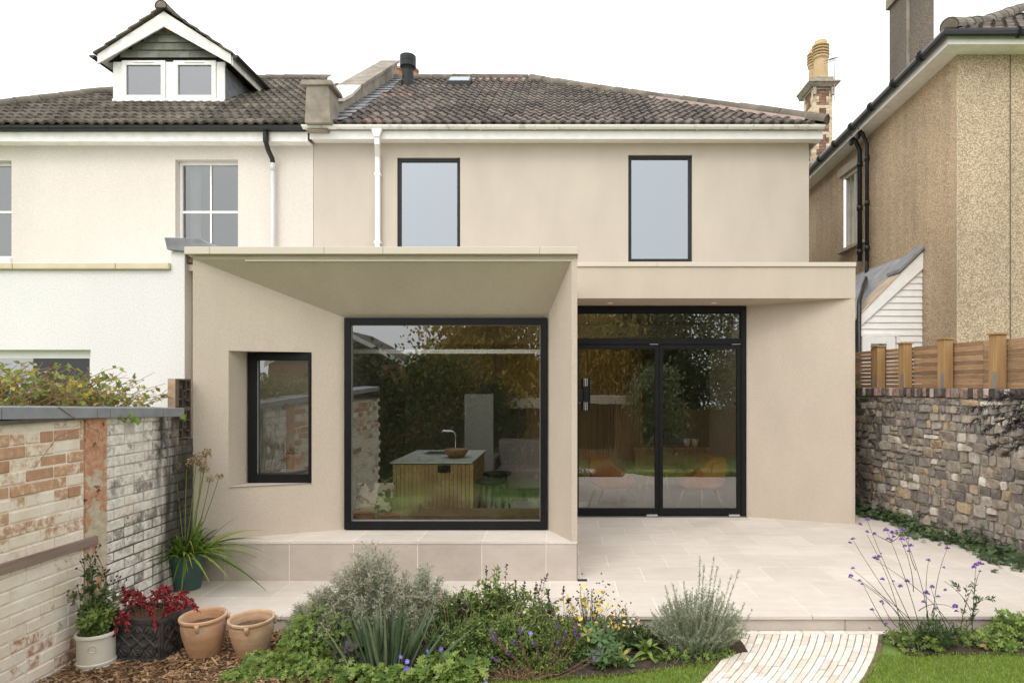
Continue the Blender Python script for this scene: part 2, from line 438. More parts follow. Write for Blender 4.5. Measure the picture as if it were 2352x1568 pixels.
YPE = 4.94
pt = thing('patio', None, None, (0, 5, 0)); pt['kind'] = 'structure'
m = MB(); m.box(-3.6, 6.0, YPE+.03, 10.6, -.12, -.0012); m.build('grout_bed', GROUT, pt)
m = MB()
r0, tw_ = .44, .56
for r in range(11):
    y0 = YPE - .018 if r == 0 else YPE + r*r0
    y1 = YPE + (r+1)*r0
    x = 1.857 - 14*tw_ + (0 if r % 2 == 0 else .28) + random.uniform(-.01, .01)
    while x < 5.6:
        a, b = x + .003, x + tw_ - .003
        if not (y0 > 5.75 and b < .1): m.box(max(a, -3.4), max(b, -3.39), y0 + .003, y1 - .003, -.022, random.uniform(-.0006, .0006))
        x += tw_
m.build('slab', SLAB, pt)
m = MB(); x = -3.3
while x < 5.6:
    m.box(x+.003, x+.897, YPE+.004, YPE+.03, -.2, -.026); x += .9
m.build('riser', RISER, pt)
m = MB(); m.box(.145, .225, 5.81, 5.86, .0012, .006); m.build('drain_cover', BLACKP, pt)

# ---------------------------------------------------------------- the tan house
house = thing('rendered_house', 'beige rendered house with black framed windows and flat roofed box extension', 'house', (0, 9, 0))
XE = 4.226
w1 = (px(912, YM), px(1057, YM), 3.9, pz(362, YM)); w2 = (px(1443, YM), px(1590, YM), pz(601, YM), pz(356, YM))
m = MB(); hs_ = [(w[0]-XP, w[1]-XP, w[2], w[3]) for w in (w1, w2)]
panel(m, (XP, YM), (XE, YM), 2.4, 5.98, hs_)
for w in (w1, w2): reveal(m, w[0], w[1], w[2], w[3], YM, .10)
m.quad((XE, YM, -.2), (XE, YM+8, -.2), (XE, YM+8, 5.98), (XE, YM, 5.98))
m.quad((XP, YM+8, -.2), (XE, YM+8, -.2), (XE, YM+8, 5.98), (XP, YM+8, 5.98))
m.build('wall', TAN, house)
for k, w in enumerate((w1, w2)):
    f = MB(); frame(f, w[0]+.004, w[1]-.004, w[2]+.004, w[3]-.004, YM+.045, .055, .06)
    fo = f.build('window', DGREY, house, bevel=.004)
    p = MB(); sheet_pane(p, w[0]+.05, w[1]-.05, w[2]+.05, w[3]-.05, YM+.075); p.build('pane', GLASSUP, fo)
# upstairs rooms
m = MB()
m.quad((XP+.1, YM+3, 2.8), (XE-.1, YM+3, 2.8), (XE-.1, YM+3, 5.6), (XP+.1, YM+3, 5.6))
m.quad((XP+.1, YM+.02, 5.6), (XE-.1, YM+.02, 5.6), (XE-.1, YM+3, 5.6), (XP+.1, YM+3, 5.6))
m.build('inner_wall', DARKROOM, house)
# fascia, gutter, soffit
m = MB(); m.box(-4.20, 4.352, 11.155, 11.175, pz(319, 11.15), pz(300, 11.15)); m.box(-4.20, 4.352, 11.175, YM+.02, 5.83, 5.85)
m.box(4.352, 4.37, 11.157, YM+5, pz(319, 11.15)+.002, pz(300, 11.15)); m.build('fascia', WHITE, house)
def gutter(mb, x0, x1, Y, z, r=.056, brk=.9, end=True):
    th = np.linspace(R(178), R(362), 9)
    prof = [(Y + r*math.cos(t), z + r*math.sin(t)) for t in th]
    inner = [(Y + (r-.006)*math.cos(t), z + (r-.006)*math.sin(t)) for t in th[::-1]]
    mb.prism([(x0, y, zz) for y, zz in prof + inner], (x1-x0, 0, 0))
    x = x0 + .25
    while x < x1:
        pr = [(Y + (r+.007)*math.cos(t), z + (r+.007)*math.sin(t)) for t in th] + [(Y + (r+.001)*math.cos(t), z + (r+.001)*math.sin(t)) for t in th[::-1]]
        mb.prism([(x, y, zz) for y, zz in pr], (.022, 0, 0)); x += brk
    if end:
        for xx in (x0, x1-.004): mb.prism([(xx, y, zz) for y, zz in prof], (.004, 0, 0))
def white_gutter_mat():
    mm, n, b = nodes('mossy_white_gutter')
    c = mix(n, maprange(n, noise(n, 5, 6, .7), .5, .68, 0, .7), (.76, .75, .71), (.36, .35, .26))
    L(n, c, b.inputs['Base Color']); b.inputs['Roughness'].default_value = .5; return mm
m = MB(); gutter(m, -4.30, 4.37, 11.095, pz(289, 11.09), .06); m.build('gutter', white_gutter_mat(), house)
# downpipe with swan neck
m = MB(); zt = pz(292, 11.1); xa_, xb_ = px(866, 11.1), px(868, 11.34)
m.prism([(xa_-.10, 11.06, zt), (xa_+.10, 11.06, zt), (xa_+.045, 11.06, zt-.17), (xa_-.045, 11.06, zt-.17)], (0, .08, 0))
m.obox((xa_, 11.12, zt-.22), (.042, 0, 0), (0, .038, 0), (0, 0, .075))
m.obox(((xa_+xb_)/2, 11.23, zt-.34), (.0405, 0, 0), (0, .03, .02), ((xb_-xa_)*.4, .10, -.06))
m.box(xb_-.040, xb_+.040, 11.30, 11.375, 2.9, zt-.36)
for zz in (5.25, 4.1): m.box(xb_-.055, xb_+.055, 11.292, 11.395, zz, zz+.05)
m.build('downpipe', WHITE, house, bevel=.006)
# roof
hipx = lambda s: 4.35 - 5.05*(s/SL)
m = MB(); roof_tiles(m, lambda s: -3.86, hipx, YE-.02, ZE, PITCH, SL, seed=3)
rf = m.build('roof', TILE, house)
m = MB()
m.poly([(-3.9, YE, ZE-.03), (4.35, YE, ZE-.03), (-.70, YR, ZR-.03), (-3.9, YR, ZR-.03)])
m.poly([(4.35, YE, ZE-.03), (4.35, YE+9, ZE-.03), (-.70, YR, ZR-.03)])
m.poly([(4.35, YE+9, ZE-.03), (-3.9, YE+9, ZE-.03), (-3.9, YR, ZR-.03), (-.70, YR, ZR-.03)])
m.build('underlay', TILE, rf)
m = MB(); ridge_tiles(m, [(-3.85, YR, ZR+.0), (-.75, YR, ZR+.0)]); ridge_tiles(m, [(-.70, YR, ZR+.0), (1.75, 13.39, 7.46), (4.40, YE-.05, ZE+.02)], .115)
m.build('ridge_tile', RIDGE, rf, smooth=False)
m = MB()
for a, b in (((1.75, 13.27, 7.38), (4.1, 11.22, 6.12)),):
    m.tube([np.array(a), np.array(b)], .075, 8)
m.tube([(-2.6, YR-.09, ZR-.065), (-.7, YR-.09, ZR-.065)], .06, 8)
m.build('mortar_bedding', MORTARP, rf)
sx = lambda s, o: (YE + s*math.cos(PITCH) - o*math.sin(PITCH), ZE + s*math.sin(PITCH) + o*math.cos(PITCH))
m = MB()
for i in range(16):                                            # lead soakers stepping up beside the parapet
    s = i*.33; y0, z0 = sx(s, .06); y1, z1 = sx(s+.36, .045)
    m.quad((-3.87, y0, z0), (-3.60 + random.uniform(-.05, .08), y0, z0), (-3.60 + random.uniform(-.03, .05), y1, z1), (-3.87, y1, z1))
m.build('lead_flashing', LEAD, rf)
# small rooflight in the tiles
y0, z0 = sx(4.15, .07); y1, z1 = sx(4.55, .09)
a = px(1026, y0); b = px(1080, y0)
m = MB(); m.prism([(a, y0, z0-.06), (b, y0, z0-.06), (b, y0, z0+.05), (a, y0, z0+.05)], (0, y1-y0, z1-z0)); rl = m.build('rooflight', DGREY, house)
m = MB(); m.quad((a+.04, y0+.03, z0+.056+.018), (b-.04, y0+.03, z0+.056+.018), (b-.04, y1-.02, z1+.053), (a+.04, y1-.02, z1+.053)); m.build('pane', GLASSUP, rl)
# black flue
yf = 14.75; xf = px(937, yf); s_ = pz(207, yf)
m = MB(); m.lathe([(.0, -.3), (.15, -.3), (.15, .17), (.135, .19), (.125, .2), (.125, .42), (.13, .44), (.15, .48), (.175, .50), (.175, .60), (.170, .605), (.170, .615), (.175, .62), (.175, .74), (.165, .75), (.0, .75)], (xf, yf, s_), 24)
m.build('flue', DGREY, house, smooth=False)
# parapet between the two roofs
m = MB()
side = [(11.0, 5.9), (11.38, 5.9), (15.75, 8.7), (15.75, 9.30), (12.75, 7.36), (12.2, 6.95), (11.75, 6.68), (11.38, 6.55), (11.38, 6.2)]
m.prism([(-4.22, y, z) for y, z in side], (.36, 0, 0))
pr = m.build('party_parapet', CONC, house, bevel=.02)
m = MB(); m.prism([(-4.20, 10.93, 5.99), (-3.77, 10.93, 5.99), (-3.80, 10.93, 6.60), (-4.17, 10.93, 6.60)], (0, .46, 0)); m.build('kneeler', CONC, pr, bevel=.012)
m = MB(); m.prism([(-4.26, 10.89, 6.60), (-3.73, 10.89, 6.60), (-3.75, 10.89, 6.68), (-4.24, 10.89, 6.68)], (0, .54, 0)); m.build('kneeler_cap', CONC, pr, bevel=.01)
cp = [(11.45, 6.56), (11.75, 6.69), (12.2, 6.96), (12.75, 7.37), (15.8, 9.32)]
def coping(pts, x0, x1, t):
    mm = MB()
    for (ya, za), (yb, zb) in zip(pts, pts[1:]):
        mm.prism([(x0, ya, za+.002), (x1, ya, za+.002), (x1, ya, za+t), (x0, ya, za+t)], (0, yb-ya, zb-za))
    return mm
coping(cp[:4], -4.26, -3.82, .06).build('repaired_coping', CONCL, pr)
coping(cp[3:], -4.26, -3.82, .06).build('coping', CONC, pr)

# ---- box extension on the left
A = np.array((-3.208, 5.82)); B = np.array((-2.039, 6.31)); Rr = np.array((.091, 5.82)); Rb = np.array((-.1315, 6.31))
ZP = .343; LAB = np.linalg.norm(B-A); zf, zb_ = 2.80, 2.337
sof = lambda s: zf + (zb_-zf)*s/LAB
un = (B-A)/LAB
s0 = np.linalg.norm(np.array((-2.951, 5.928))-A); s1 = .765*LAB
swx0, swx1, swY = -2.90, -2.318, 6.19
m = MB(); panel(m, A, B, ZP-.02, 2.25, [(s0, s1, .795, 2.008)], top=sof)
p0 = A + un*s0; p1 = A + un*s1
za, zb2 = .795, 2.008
m.quad((p0[0], p0[1], za), (swx0, swY+.09, za), (swx0, swY+.09, zb2), (p0[0], p0[1], zb2))        # left reveal
m.quad((p0[0], p0[1], zb2), (swx0, swY+.09, zb2), (p1[0], swY+.09, zb2), (p1[0], p1[1], zb2))
m.quad((p1[0], p1[1], za), (p1[0], p1[1], zb2), (p1[0], swY+.09, zb2), (p1[0], swY+.09, za))
m.quad((A[0], A[1], zf), (Rr[0], Rr[1], zf), (Rb[0], Rb[1], zb_), (B[0], B[1], zb_))              # sloping soffit
m.quad((Rr[0], Rr[1], ZP-.02), (Rr[0], Rr[1], zf), (Rb[0], Rb[1], zb_), (Rb[0], Rb[1], ZP-.02))   # right reveal
m.quad((.091, 5.82, ZP-.02), (.14, 5.82, ZP-.02), (.14, 5.82, zf), (.091, 5.82, zf))
m.quad((.14, 5.82, 0), (.14, 8.75, 0), (.14, 8.75, 2.84), (.14, 5.82, 2.84))
m.quad((-3.208, 5.82, 0), (-3.208, 5.82, zf), (-3.208, 6.12, zf), (-3.208, 6.12, 0))
m.build('extension_wall', TANX, house)
m = MB(); m.quad((p0[0]-.0, p0[1]-.012, za+.004), (p1[0], p1[1]-.012, za+.004), (p1[0], swY+.08, za+.004), (swx0, swY+.08, za+.004)); m.build('window_sill', CAPM, house)
m = MB(); m.box(-3.205, .137, 5.823, 6.6, zf, 2.838); m.build('roof_edge', TANX, house)
m = MB()
xs = [-3.258, px(482, 5.78), px(745, 5.78), px(880, 5.78), px(1240, 5.78), .148]
for a, b in zip(xs, xs[1:]): m.box(a, b-.002, 5.775, 5.83, 2.836, 2.899)
m.prism([(-3.258, 5.83, 2.84), (.148, 5.83, 2.84), (.148, 7.0, 2.84), (-3.7, 7.0, 2.84)], (0, 0, .055))
m.prism([(-3.7, 7.0, 2.84), (-2.3, 7.0, 2.84), (-2.3, 9.0, 2.84), (-3.95, 9.0, 2.84)], (0, 0, .055)); m.box(-.45, .148, 7.0, 9.0, 2.84, 2.895); m.prism([(-3.95, 9.0, 2.84), (.148, 9.0, 2.84), (.148, 11.2, 2.84), (-4.1, 11.2, 2.84)], (0, 0, .055))  # roof left open above the added kitchen ceiling opening
ecap = m.build('roof_capping', CAPM, house, bevel=.003)
m = MB(); m.box(px(560, 5.8), .10, 5.824, 5.84, 2.782, 2.80); m.build('drip_edge', CAPM, house)
# narrow return beside the boundary
m = MB(); m.box(px(424, 6.12), -3.2, 6.12, 6.5, .9, pz(622, 6.1)-.002); m.build('return_wall', TANX, house)
m = MB(); m.box(px(413, 6.05), -3.213, 6.05, 6.5, pz(622, 6.05), pz(606, 6.05)); m.build('return_capping', CAPM, house, bevel=.003)
# plinth / seat step of limestone slabs
m = MB(); m.box(-3.19, .137, 5.825, 6.35, -.02, .3415); m.build('plinth_core', GROUT, house)
m = MB()
jx = [px(p, 5.82) for p in (369, 516.5, 664, 811.5, 959, 1106.5, 1254)] + [.14]
jx[0] = -3.205
for a, b in zip(jx, jx[1:]):
    m.box(a+.003, b-.003, 5.822, 5.842, -.003, .318)
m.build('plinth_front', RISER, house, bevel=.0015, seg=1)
m = MB()
for a, b in zip(jx, jx[1:]): m.box(a+.003, b-.003, 5.817, 6.33, .321, .343)
m.build('plinth_top', SLAB, house, bevel=.0015, seg=1)
# picture window
x0, x1, z0, z1 = -2.035, -.134, .352, 2.334
f = MB(); frame(f, x0, x1, z0, z1, 6.262, .062, .09, .075, .066); pw = f.build('picture_window', BLACK, house, bevel=.003)
f = MB(); frame(f, x0+.060, x1-.060, z0+.073, z1-.064, 6.285, .007, .05); f.build('glazing_bead', M('aluminium_bead', (.35, .35, .34), .4, .05, metal=.4), pw)
f = MB(); sheet_pane(f, x0+.06, x1-.06, z0+.07, z1-.06, 6.297); f.build('pane', GLASS, pw)
# small window in the splay
f = MB(); f.box(swx0+.002, swx0+.077, swY-.01, swY+.07, .80, 2.006); f.box(swx1-.022, swx1, swY-.008, swY+.07, .80, 2.006); f.box(swx0+.077, swx1-.022, swY-.0085, swY+.07, .80, .882); f.box(swx0+.077, swx1-.022, swY-.0085, swY+.07, 1.932, 2.006); sw = f.build('side_window', BLACK, house, bevel=.003)
f = MB(); f.box(swx0+.077, swx0+.084, swY+.015, swY+.03, .885, 1.93); f.build('glazing_bead', bpy.data.materials['aluminium_bead'], sw)
f = MB(); sheet_pane(f, swx0+.07, swx1-.015, .875, 1.94, swY+.035); f.build('pane', GLASS, sw)

# ---- canopy and pillar on the right
YD = 8.64
m = MB()
m.prism([(.142, 8.21, 2.77), (.142, 8.21, 3.157), (.142, 8.85, 3.157), (.142, 8.85, 2.732), (.142, 8.62, 2.732)], (3.615-.142, 0, 0))
m.build('canopy', TANX, house)
m = MB(); zc0 = pz(602, 8.19); m.box(.14, px(1510, 8.19)-.002, 8.19, 8.85, 3.158, zc0); m.box(px(1510, 8.19), px(1967, 8.19), 8.19, 8.85, 3.158, zc0); m.box(.14, .6, 8.85, 9.22, 3.158, zc0); m.box(2.3, px(1967, 8.19), 8.85, 9.22, 3.158, zc0); m.box(.14, px(1967, 8.19), 9.22, 11.36, 3.158, zc0); m.build('canopy_capping', CAPM, house, bevel=.003)  # capping left open above the added opening behind the doors
m = MB(); m.plan([(2.398, 8.66), (3.57, 8.213), (3.612, 8.213), (3.612, 10.8), (2.398, 10.8)], -.02, 2.774); m.build('pillar', TANX, house)
# glazed doors
gx0, gx1 = .145, 2.395
zt, zb3 = 2.728, .012
f = MB(); f.box(gx1-.066, gx1, YD, YD+.1, zb3, zt); f.box(gx0, gx1-.066, YD, YD+.1, zt-.084, zt)
tz = pz(785, YD)
f.box(gx0, gx1-.066, YD+.002, YD+.1, tz-.03, tz+.035); f.box(gx0, gx0+.03, YD, YD+.1, zb3, tz-.03)
df = f.build('door_frame', BLACK, house, bevel=.003)
f = MB(); frame(f, gx0, gx1-.067, tz+.036, zt-.085, YD+.02, .012, .05); tr_ = f.build('transom_window', BLACK, house)
f = MB(); sheet_pane(f, gx0+.01, gx1-.07, tz+.04, zt-.09, YD+.045); f.build('pane', GLASS, tr_)
mx = px(1514, YD)
for k, (a, b) in enumerate(((gx0+.032, mx-.002), (mx+.002, gx1-.068))):
    f = MB(); frame(f, a, b, zb3+.012, tz-.034, YD+.012, .05, .06, .085, .058)
    dr = f.build('glazed_door', BLACK, house, bevel=.003)
    f = MB(); sheet_pane(f, a+.045, b-.045, .1, tz-.085, YD+.04); f.build('pane', GLASS, dr)
    f = MB(); hx = b-.17 if k == 0 else b-.10
    f.box(b-.16, b-.02, YD-.012, YD+.012, zb3+.002, zb3+.022); f.build('pivot', M('silver_pivot', (.6, .6, .58), .35, .05, metal=.5), dr)
    f = MB(); f.box(b-.12, b-.01, YD+.0, YD+.012, tz-.033, tz-.028); f.build('closer', bpy.data.materials['silver_pivot'], dr)
m = MB(); m.box(gx0, gx1, YD-.03, YD+.12, -.003, .011); m.build('threshold', M('threshold_metal', (.3, .3, .29), .4, .05, metal=.6), house)
# ---- interior shell
m = MB()
m.quad((-3.1, 6.4, .0), (-3.1, 13.5, .0), (.13, 13.5, .0), (.13, 6.4, .0)); m.quad((.13, 8.7, .0), (.13, 13.5, .0), (3.5, 13.5, .0), (3.5, 8.7, .0)); m.build('floor', M('screed_floor', (.40, .375, .345), .35, .1), house)
inn = M('inner_plaster', (.42, .37, .30), .9, .05)
m = MB()
m.quad((-3.15, 6.36, 0), (-3.15, 13.5, 0), (-3.15, 13.5, 2.75), (-3.15, 6.36, 2.75))
m.quad((-3.15, 13.5, 0), (3.5, 13.5, 0), (3.5, 13.5, 2.75), (-3.15, 13.5, 2.75))
m.quad((3.5, 8.8, 0), (3.5, 13.5, 0), (3.5, 13.5, 2.75), (3.5, 8.8, 2.75))
def ceil_hole(x0, x1, y0, y1, z, hx0, hx1, hy0, hy1):
    for a, b, c, d in ((x0, x1, y0, hy0), (x0, x1, hy1, y1), (x0, hx0, hy0, hy1), (hx1, x1, hy0, hy1)): m.quad((a, c, z), (b, c, z), (b, d, z), (a, d, z))
ceil_hole(-3.15, .13, 6.36, 13.5, 2.72, -2.3, -.45, 7.0, 9.0); ceil_hole(.13, 3.5, 8.70, 13.5, 2.725, .6, 2.3, 8.85, 9.22)  # openings added over both rooms so sky light brightens them
m.quad((-3.15, 6.42, .3), (-2.3, 6.42, .3), (-2.3, 6.42, .8), (-3.15, 6.42, .8))
m.quad((.135, 6.4, 0), (.135, 9.2, 0), (.135, 9.2, 2.75), (.135, 6.4, 2.75))
m.build('inner_wall', inn, house)
m = MB(); m.box(-2.75, -.22, 8.6, 8.66, 2.11, 2.165); m.build('ceiling_beam', M('pale_beam', (.5, .5, .46), .6, .03), house)
m = MB(); m.box(-2.2, .1, 6.40, 6.78, .40, .457); m.box(-2.3, .1, 6.42, 6.75, .0, .40); m.build('window_seat', WOODF, house, bevel=.004)
m = MB(); m.box(-3.1, -2.30, 6.30, 6.62, .84, .87); m.build('window_shelf', WOODF, house)
m = MB()
for i in range(40):
    x = -.6 + i*.05; m.box(x, x+.044, 11.5, 11.53, 0, 2.3)
m.build('oak_panelling', OAKV, house)
m = MB(); m.box(px(1067, 9.2), px(1133, 9.2), 9.2, 9.25, .4, pz(905, 9.2)); m.build('partition', M('grey_partition', (.20, .195, .175), .6, .03), house)

# ---------------------------------------------------------------- cream neighbour on the left
ch = thing('cream_house', 'cream and white rendered house on the left with grey tiled roof and gabled dormer', 'house', (-8, 9, 0))
cw = (px(403, YM), px(547, YM), 3.4, pz(367, YM)); cw2 = (px(-130, YM), px(27, YM), pz(592, YM), pz(369, YM))
m = MB(); X0 = -13.5
panel(m, (X0, YM-.005), (XP-.002, YM-.005), 2.4, 5.95, [(w[0]-X0, w[1]-X0, w[2], w[3]) for w in (cw, cw2)])
for w in (cw, cw2): reveal(m, w[0], w[1], w[2], w[3], YM-.005, .22)
m.build('wall', CREAM, ch)
def sash(w, cols, label=None):
    f = MB(); Y = YM+.12; frame(f, w[0]+.004, w[1]-.002, w[2], w[3]-.004, Y, .045, .08, .05, .05)
    zmid = pz(483, YM) ; f.box(w[0]+.05, w[1]-.045, Y+.01, Y+.06, zmid-.02, zmid+.022)
    for k in range(1, cols):
        x = w[0] + (w[1]-w[0])*k/cols; f.box(x-.013, x+.013, Y+.012, Y+.05, w[2]+.05, zmid-.02); f.box(x-.013, x+.013, Y+.012, Y+.05, zmid+.022, w[3]-.05)
    o = f.build('sash_window', WHITE, ch)
    p = MB(); sheet_pane(p, w[0]+.04, w[1]-.04, w[2]+.04, w[3]-.04, Y+.035); p.build('pane', GLASSN, o)
sash(cw, 2); sash(cw2, 3)
m = MB(); m.box(cw2[0]-.05, cw2[1]+.0, YM-.05, YM+.2, cw2[2]-.09, cw2[2]-.004); m.build('window_sill', WHITE, ch)
m = MB()
m.quad((X0, YM+2.2, 2.5), (XP-.05, YM+2.2, 2.5), (XP-.05, YM+2.2, 5.9), (X0, YM+2.2, 5.9)); m.quad((X0, YM+.3, 5.9), (XP-.05, YM+.3, 5.9), (XP-.05, YM+2.2, 5.9), (X0, YM+2.2, 5.9)); m.quad((XP-.05, YM+.02, 2.4), (XP-.05, YM+8, 2.4), (XP-.05, YM+8, 6), (XP-.05, YM+.02, 6))
m.build('inner_wall', M('grey_room', (.42, .42, .41), .9, .04), ch)
m = MB(); m.box(X0, -4.235, 11.16, 11.18, pz(325, 11.16), pz(303, 11.16)); m.box(X0, -4.235, 11.18, YM, pz(325, 11.16)+.01, pz(325, 11.16)+.03); m.build('fascia', DIRTYW, ch)
m = MB(); gutter(m, X0, -4.29, 11.10, pz(292, 11.1), .06, .95); m.build('gutter', BLACKP, ch)
xd = px(626, 11.3)
m = MB(); zt_ = pz(300, 11.1); m.tube([(xd-.03, 11.11, zt_), (xd-.03, 11.11, zt_-.18), (xd-.02, 11.18, zt_-.30), (xd+.0, 11.28, zt_-.40), (xd, 11.31, zt_-.46)], .04, 12)
for i in range(5): m.tube([(xd-.03, 11.11, zt_-.05-i*.03), (xd-.03, 11.11, zt_-.065-i*.03)], .047, 12)
dp = m.build('downpipe', BLACKP, ch, smooth=True)
m = MB(); m.tube([(xd, 11.31, zt_-.44), (xd, 11.31, 2.6)], .036, 12); m.tube([(xd, 11.31, zt_-.47), (xd, 11.31, zt_-.60)], .043, 12); m.build('lower_pipe', M('pale_grey_pipe', (.62, .62, .63), .45, .03), dp, smooth=True)
# roof with hip on the left
m = MB(); hl = lambda s: -11.25 + 3.13*(s/SL)
roof_tiles(m, hl, lambda s: -4.22, YE-.02, ZE, PITCH, SL, seed=9)
rf2 = m.build('roof', TILEL, ch)
m = MB(); m.poly([(-11.25, YE, ZE-.03), (-4.2, YE, ZE-.03), (-4.2, YR, ZR-.03), (-8.12, YR, ZR-.03)]); m.poly([(-11.25, YE+9, ZE-.03), (-11.25, YE, ZE-.03), (-8.12, YR, ZR-.03)]); m.poly([(-4.2, YE+9, ZE-.03), (-11.25, YE+9, ZE-.03), (-8.12, YR, ZR-.03), (-4.2, YR, ZR-.03)]); m.build('underlay', TILEL, rf2)
m = MB(); ridge_tiles(m, [(-8.12, YR, ZR), (-4.3, YR, ZR)], .11); ridge_tiles(m, [(-11.3, YE-.05, ZE+.01), (-8.12, YR, ZR)], .115); m.build('ridge_tile', RIDGE, rf2)
y0, z0 = sx(4.25, .08); y1, z1 = sx(5.05, .10); a = px(752, y0); b = px(845, y0)
m = MB(); frame_z = [(a, y0, z0-.05), (b, y0, z0-.05), (b, y0, z0+.09), (a, y0, z0+.09)]; m.prism(frame_z, (0, y1-y0, z1-z0)); sk = m.build('skylight', WHITE, ch)
m = MB(); dy, dz = y1-y0, z1-z0
m.quad((a+.06, y0+dy*.12, z0+dz*.12+.096), (b-.06, y0+dy*.12, z0+dz*.12+.096), (b-.06, y0+dy*.9, z0+dz*.9+.096), (a+.06, y0+dy*.9, z0+dz*.9+.096)); m.build('pane', GLASSUP, sk)
# dormer
YDm = 12.86; dx0, dx1 = px(262, YDm), px(518, YDm); zd0 = pz(237, YDm); zd1 = pz(142, YDm); xc = (dx0+dx1)/2
zroof = lambda y: ZE + (y-YE)*.62
ap = pz(40, YDm); ex = .30; pit = (ap - pz(140, YDm))/((px(542, YDm)-px(240, YDm))/2)
fx0, fx1 = px(240, YDm), px(542, YDm); fz = pz(140, YDm)
m = MB()
yb = 15.6
# cheeks
for X in (dx0, dx1):
    m.poly([(X, YDm, zd0-.15), (X, YDm, fz-.12), (X, YE+(fz-.12-ZE)/.62, fz-.12)])
m.quad((dx0, YDm+.03, zd0-.3), (dx1, YDm+.03, zd0-.3), (dx1, YDm+.03, fz-.05), (dx0, YDm+.03, fz-.05))
dm = m.build('dormer', LEAD, ch)
# slate-hung gable
slate = roof_mat('green_slate', [(0, (.15, .158, .128)), (1, (.21, .215, .18))], .08)
m = MB(); rowh = (ap - fz)/5.2; gz = zd1 + .06
for i in range(6):
    za_ = gz + i*rowh*.92; hw = max(0, (ap - .10 - za_ - rowh*.5)/pit)
    x = xc - hw
    st = .20
    k = 0 if i % 2 == 0 else .1
    x = xc - math.ceil(hw/st)*st + k - st
    while x < xc + hw:
        a, b = max(x, xc-hw), min(x+st-.004, xc+hw)
        if b - a > .02: m.prism([(a, YDm-.045, za_), (b, YDm-.045, za_), (b, YDm-.012, za_+rowh*1.05), (a, YDm-.012, za_+rowh*1.05)], (0, .012, .003))
        x += st
m.build('slate_gable', slate, dm)
m = MB(); m.poly([(xc-1.35, YDm-.008, zd1-.02), (xc+1.35, YDm-.008, zd1-.02), (xc+1.2, YDm-.008, zd1+.08), (xc, YDm-.008, ap-.06), (xc-1.2, YDm-.008, zd1+.08)]); m.build('gable_backing', BLACK, dm)
m = MB(); m.prism([(xc-.075, YDm-.06, ap-.25), (xc, YDm-.06, ap-.34), (xc+.075, YDm-.06, ap-.25), (xc, YDm-.06, ap-.17)], (0, .01, 0)); m.build('lichen_slate', M('lichen_yellow', (.36, .22, .05), .9, .25, 30), dm)
# barge boards
m = MB(); yb0 = YDm-.20
bw = .235
for sg, fx in ((-1, fx0), (1, fx1)):
    m.prism([(xc, yb0, ap), (xc, yb0, ap-bw*1.22), (fx, yb0, fz-.155), (fx, yb0, fz+.03)], (0, .03, 0))
m.build('barge_board', DIRTYW, dm, bevel=.003)
m = MB()
for fx in (fx0, fx1):
    m.quad((xc, yb0+.03, ap-.06), (xc, yb, ap-.06), (fx, yb, fz-.08), (fx, yb0+.03, fz-.08))
m.build('dormer_soffit', DIRTYW, dm)
m = MB()
for sg, fx in ((-1, fx0), (1, fx1)):                              # tiled dormer roof: courses running up to the ridge
    nC = 6; fxo = fx + sg*.05
    for i in range(nC):
        t0, t1 = i/nC, (i+1)/nC + .03
        xa, xb = fxo + (xc-fxo)*t0, fxo + (xc-fxo)*t1; zA, zB = fz-.0+(ap-fz+.06)*t0, fz+.0+(ap-fz+.06)*t1
        y = yb0 - .05
        while y < yb:
            m.prism([(xa, y, zA+.055), (xb, y, zB+.02), (xb, y, zB-.005), (xa, y, zA+.02)], (0, .3, 0)); y += .302
m.build('dormer_roof', TILEL, dm)
m = MB(); ridge_tiles(m, [(xc, yb0-.08, ap+.05), (xc, yb, ap+.05)], .115, .42); m.build('dormer_ridge', RIDGE, dm)
m = MB()
th = np.linspace(R(178), R(362), 8)
for fx, sg in ((fx0, -1), (fx1, 1)):
    pr = [(fx + sg*.09 + .055*math.cos(t), fz + .055*math.sin(t)) for t in th]
    m.prism([(x, yb0-.02, z) for x, z in pr], (0, (15.0 if sg > 0 else 14.2)-yb0, 0))
m.build('dormer_gutter', BLACKP, dm)
m = MB(); m.box(fx1+.0, fx1+.02, yb0+.03, 15.0, fz-.17, fz+.0); m.build('dormer_fascia', DIRTYW, dm)
m = MB(); m.box(dx0+.0, dx1-.0, YDm-.06, YDm+.02, zd0, zd0+.06); m.box(dx0, px(283, YDm), YDm-.03, YDm+.02, zd0+.06, zd1-.02); m.box(px(499, YDm), dx1, YDm-.03, YDm+.02, zd0+.06, zd1-.02); m.box(px(383, YDm), px(401, YDm), YDm-.03, YDm+.02, zd0+.06, zd1-.02)
m.build('dormer_frame', WHITE, dm, bevel=.003)
for a, b in ((283, 383), (401, 499)):
    a, b = px(a, YDm)+.003, px(b, YDm)-.003
    f = MB(); frame(f, a, b, zd0+.063, zd1-.0, YDm-.05, .085, .06, .075, .085); f.box(a+.22, b-.22, YDm-.062, YDm-.048, zd1-.045, zd1-.028)
    f.build('casement', WHITE, dm, bevel=.004)
    p = MB(); sheet_pane(p, a+.07, b-.07, zd0+.12, zd1-.07, YDm-.015); p.build('pane', glass_mat('dormer_glass', .17, (.3, .3, .3)), dm)
m = MB(); m.quad((dx0-.1, YDm-.07, zd0-.03), (dx1+.1, YDm-.07, zd0-.03), (dx1+.03, YDm-.02, zd0+.0), (dx0-.03, YDm-.02, zd0+.0)); m.prism([(dx0-.1, YDm-.08, zd0-.12), (dx1+.1, YDm-.08, zd0-.12), (dx1+.05, YDm-.06, zd0-.002), (dx0-.05, YDm-.06, zd0-.002)], (0, .04, .01)); m.build('lead_apron', LEAD, dm)

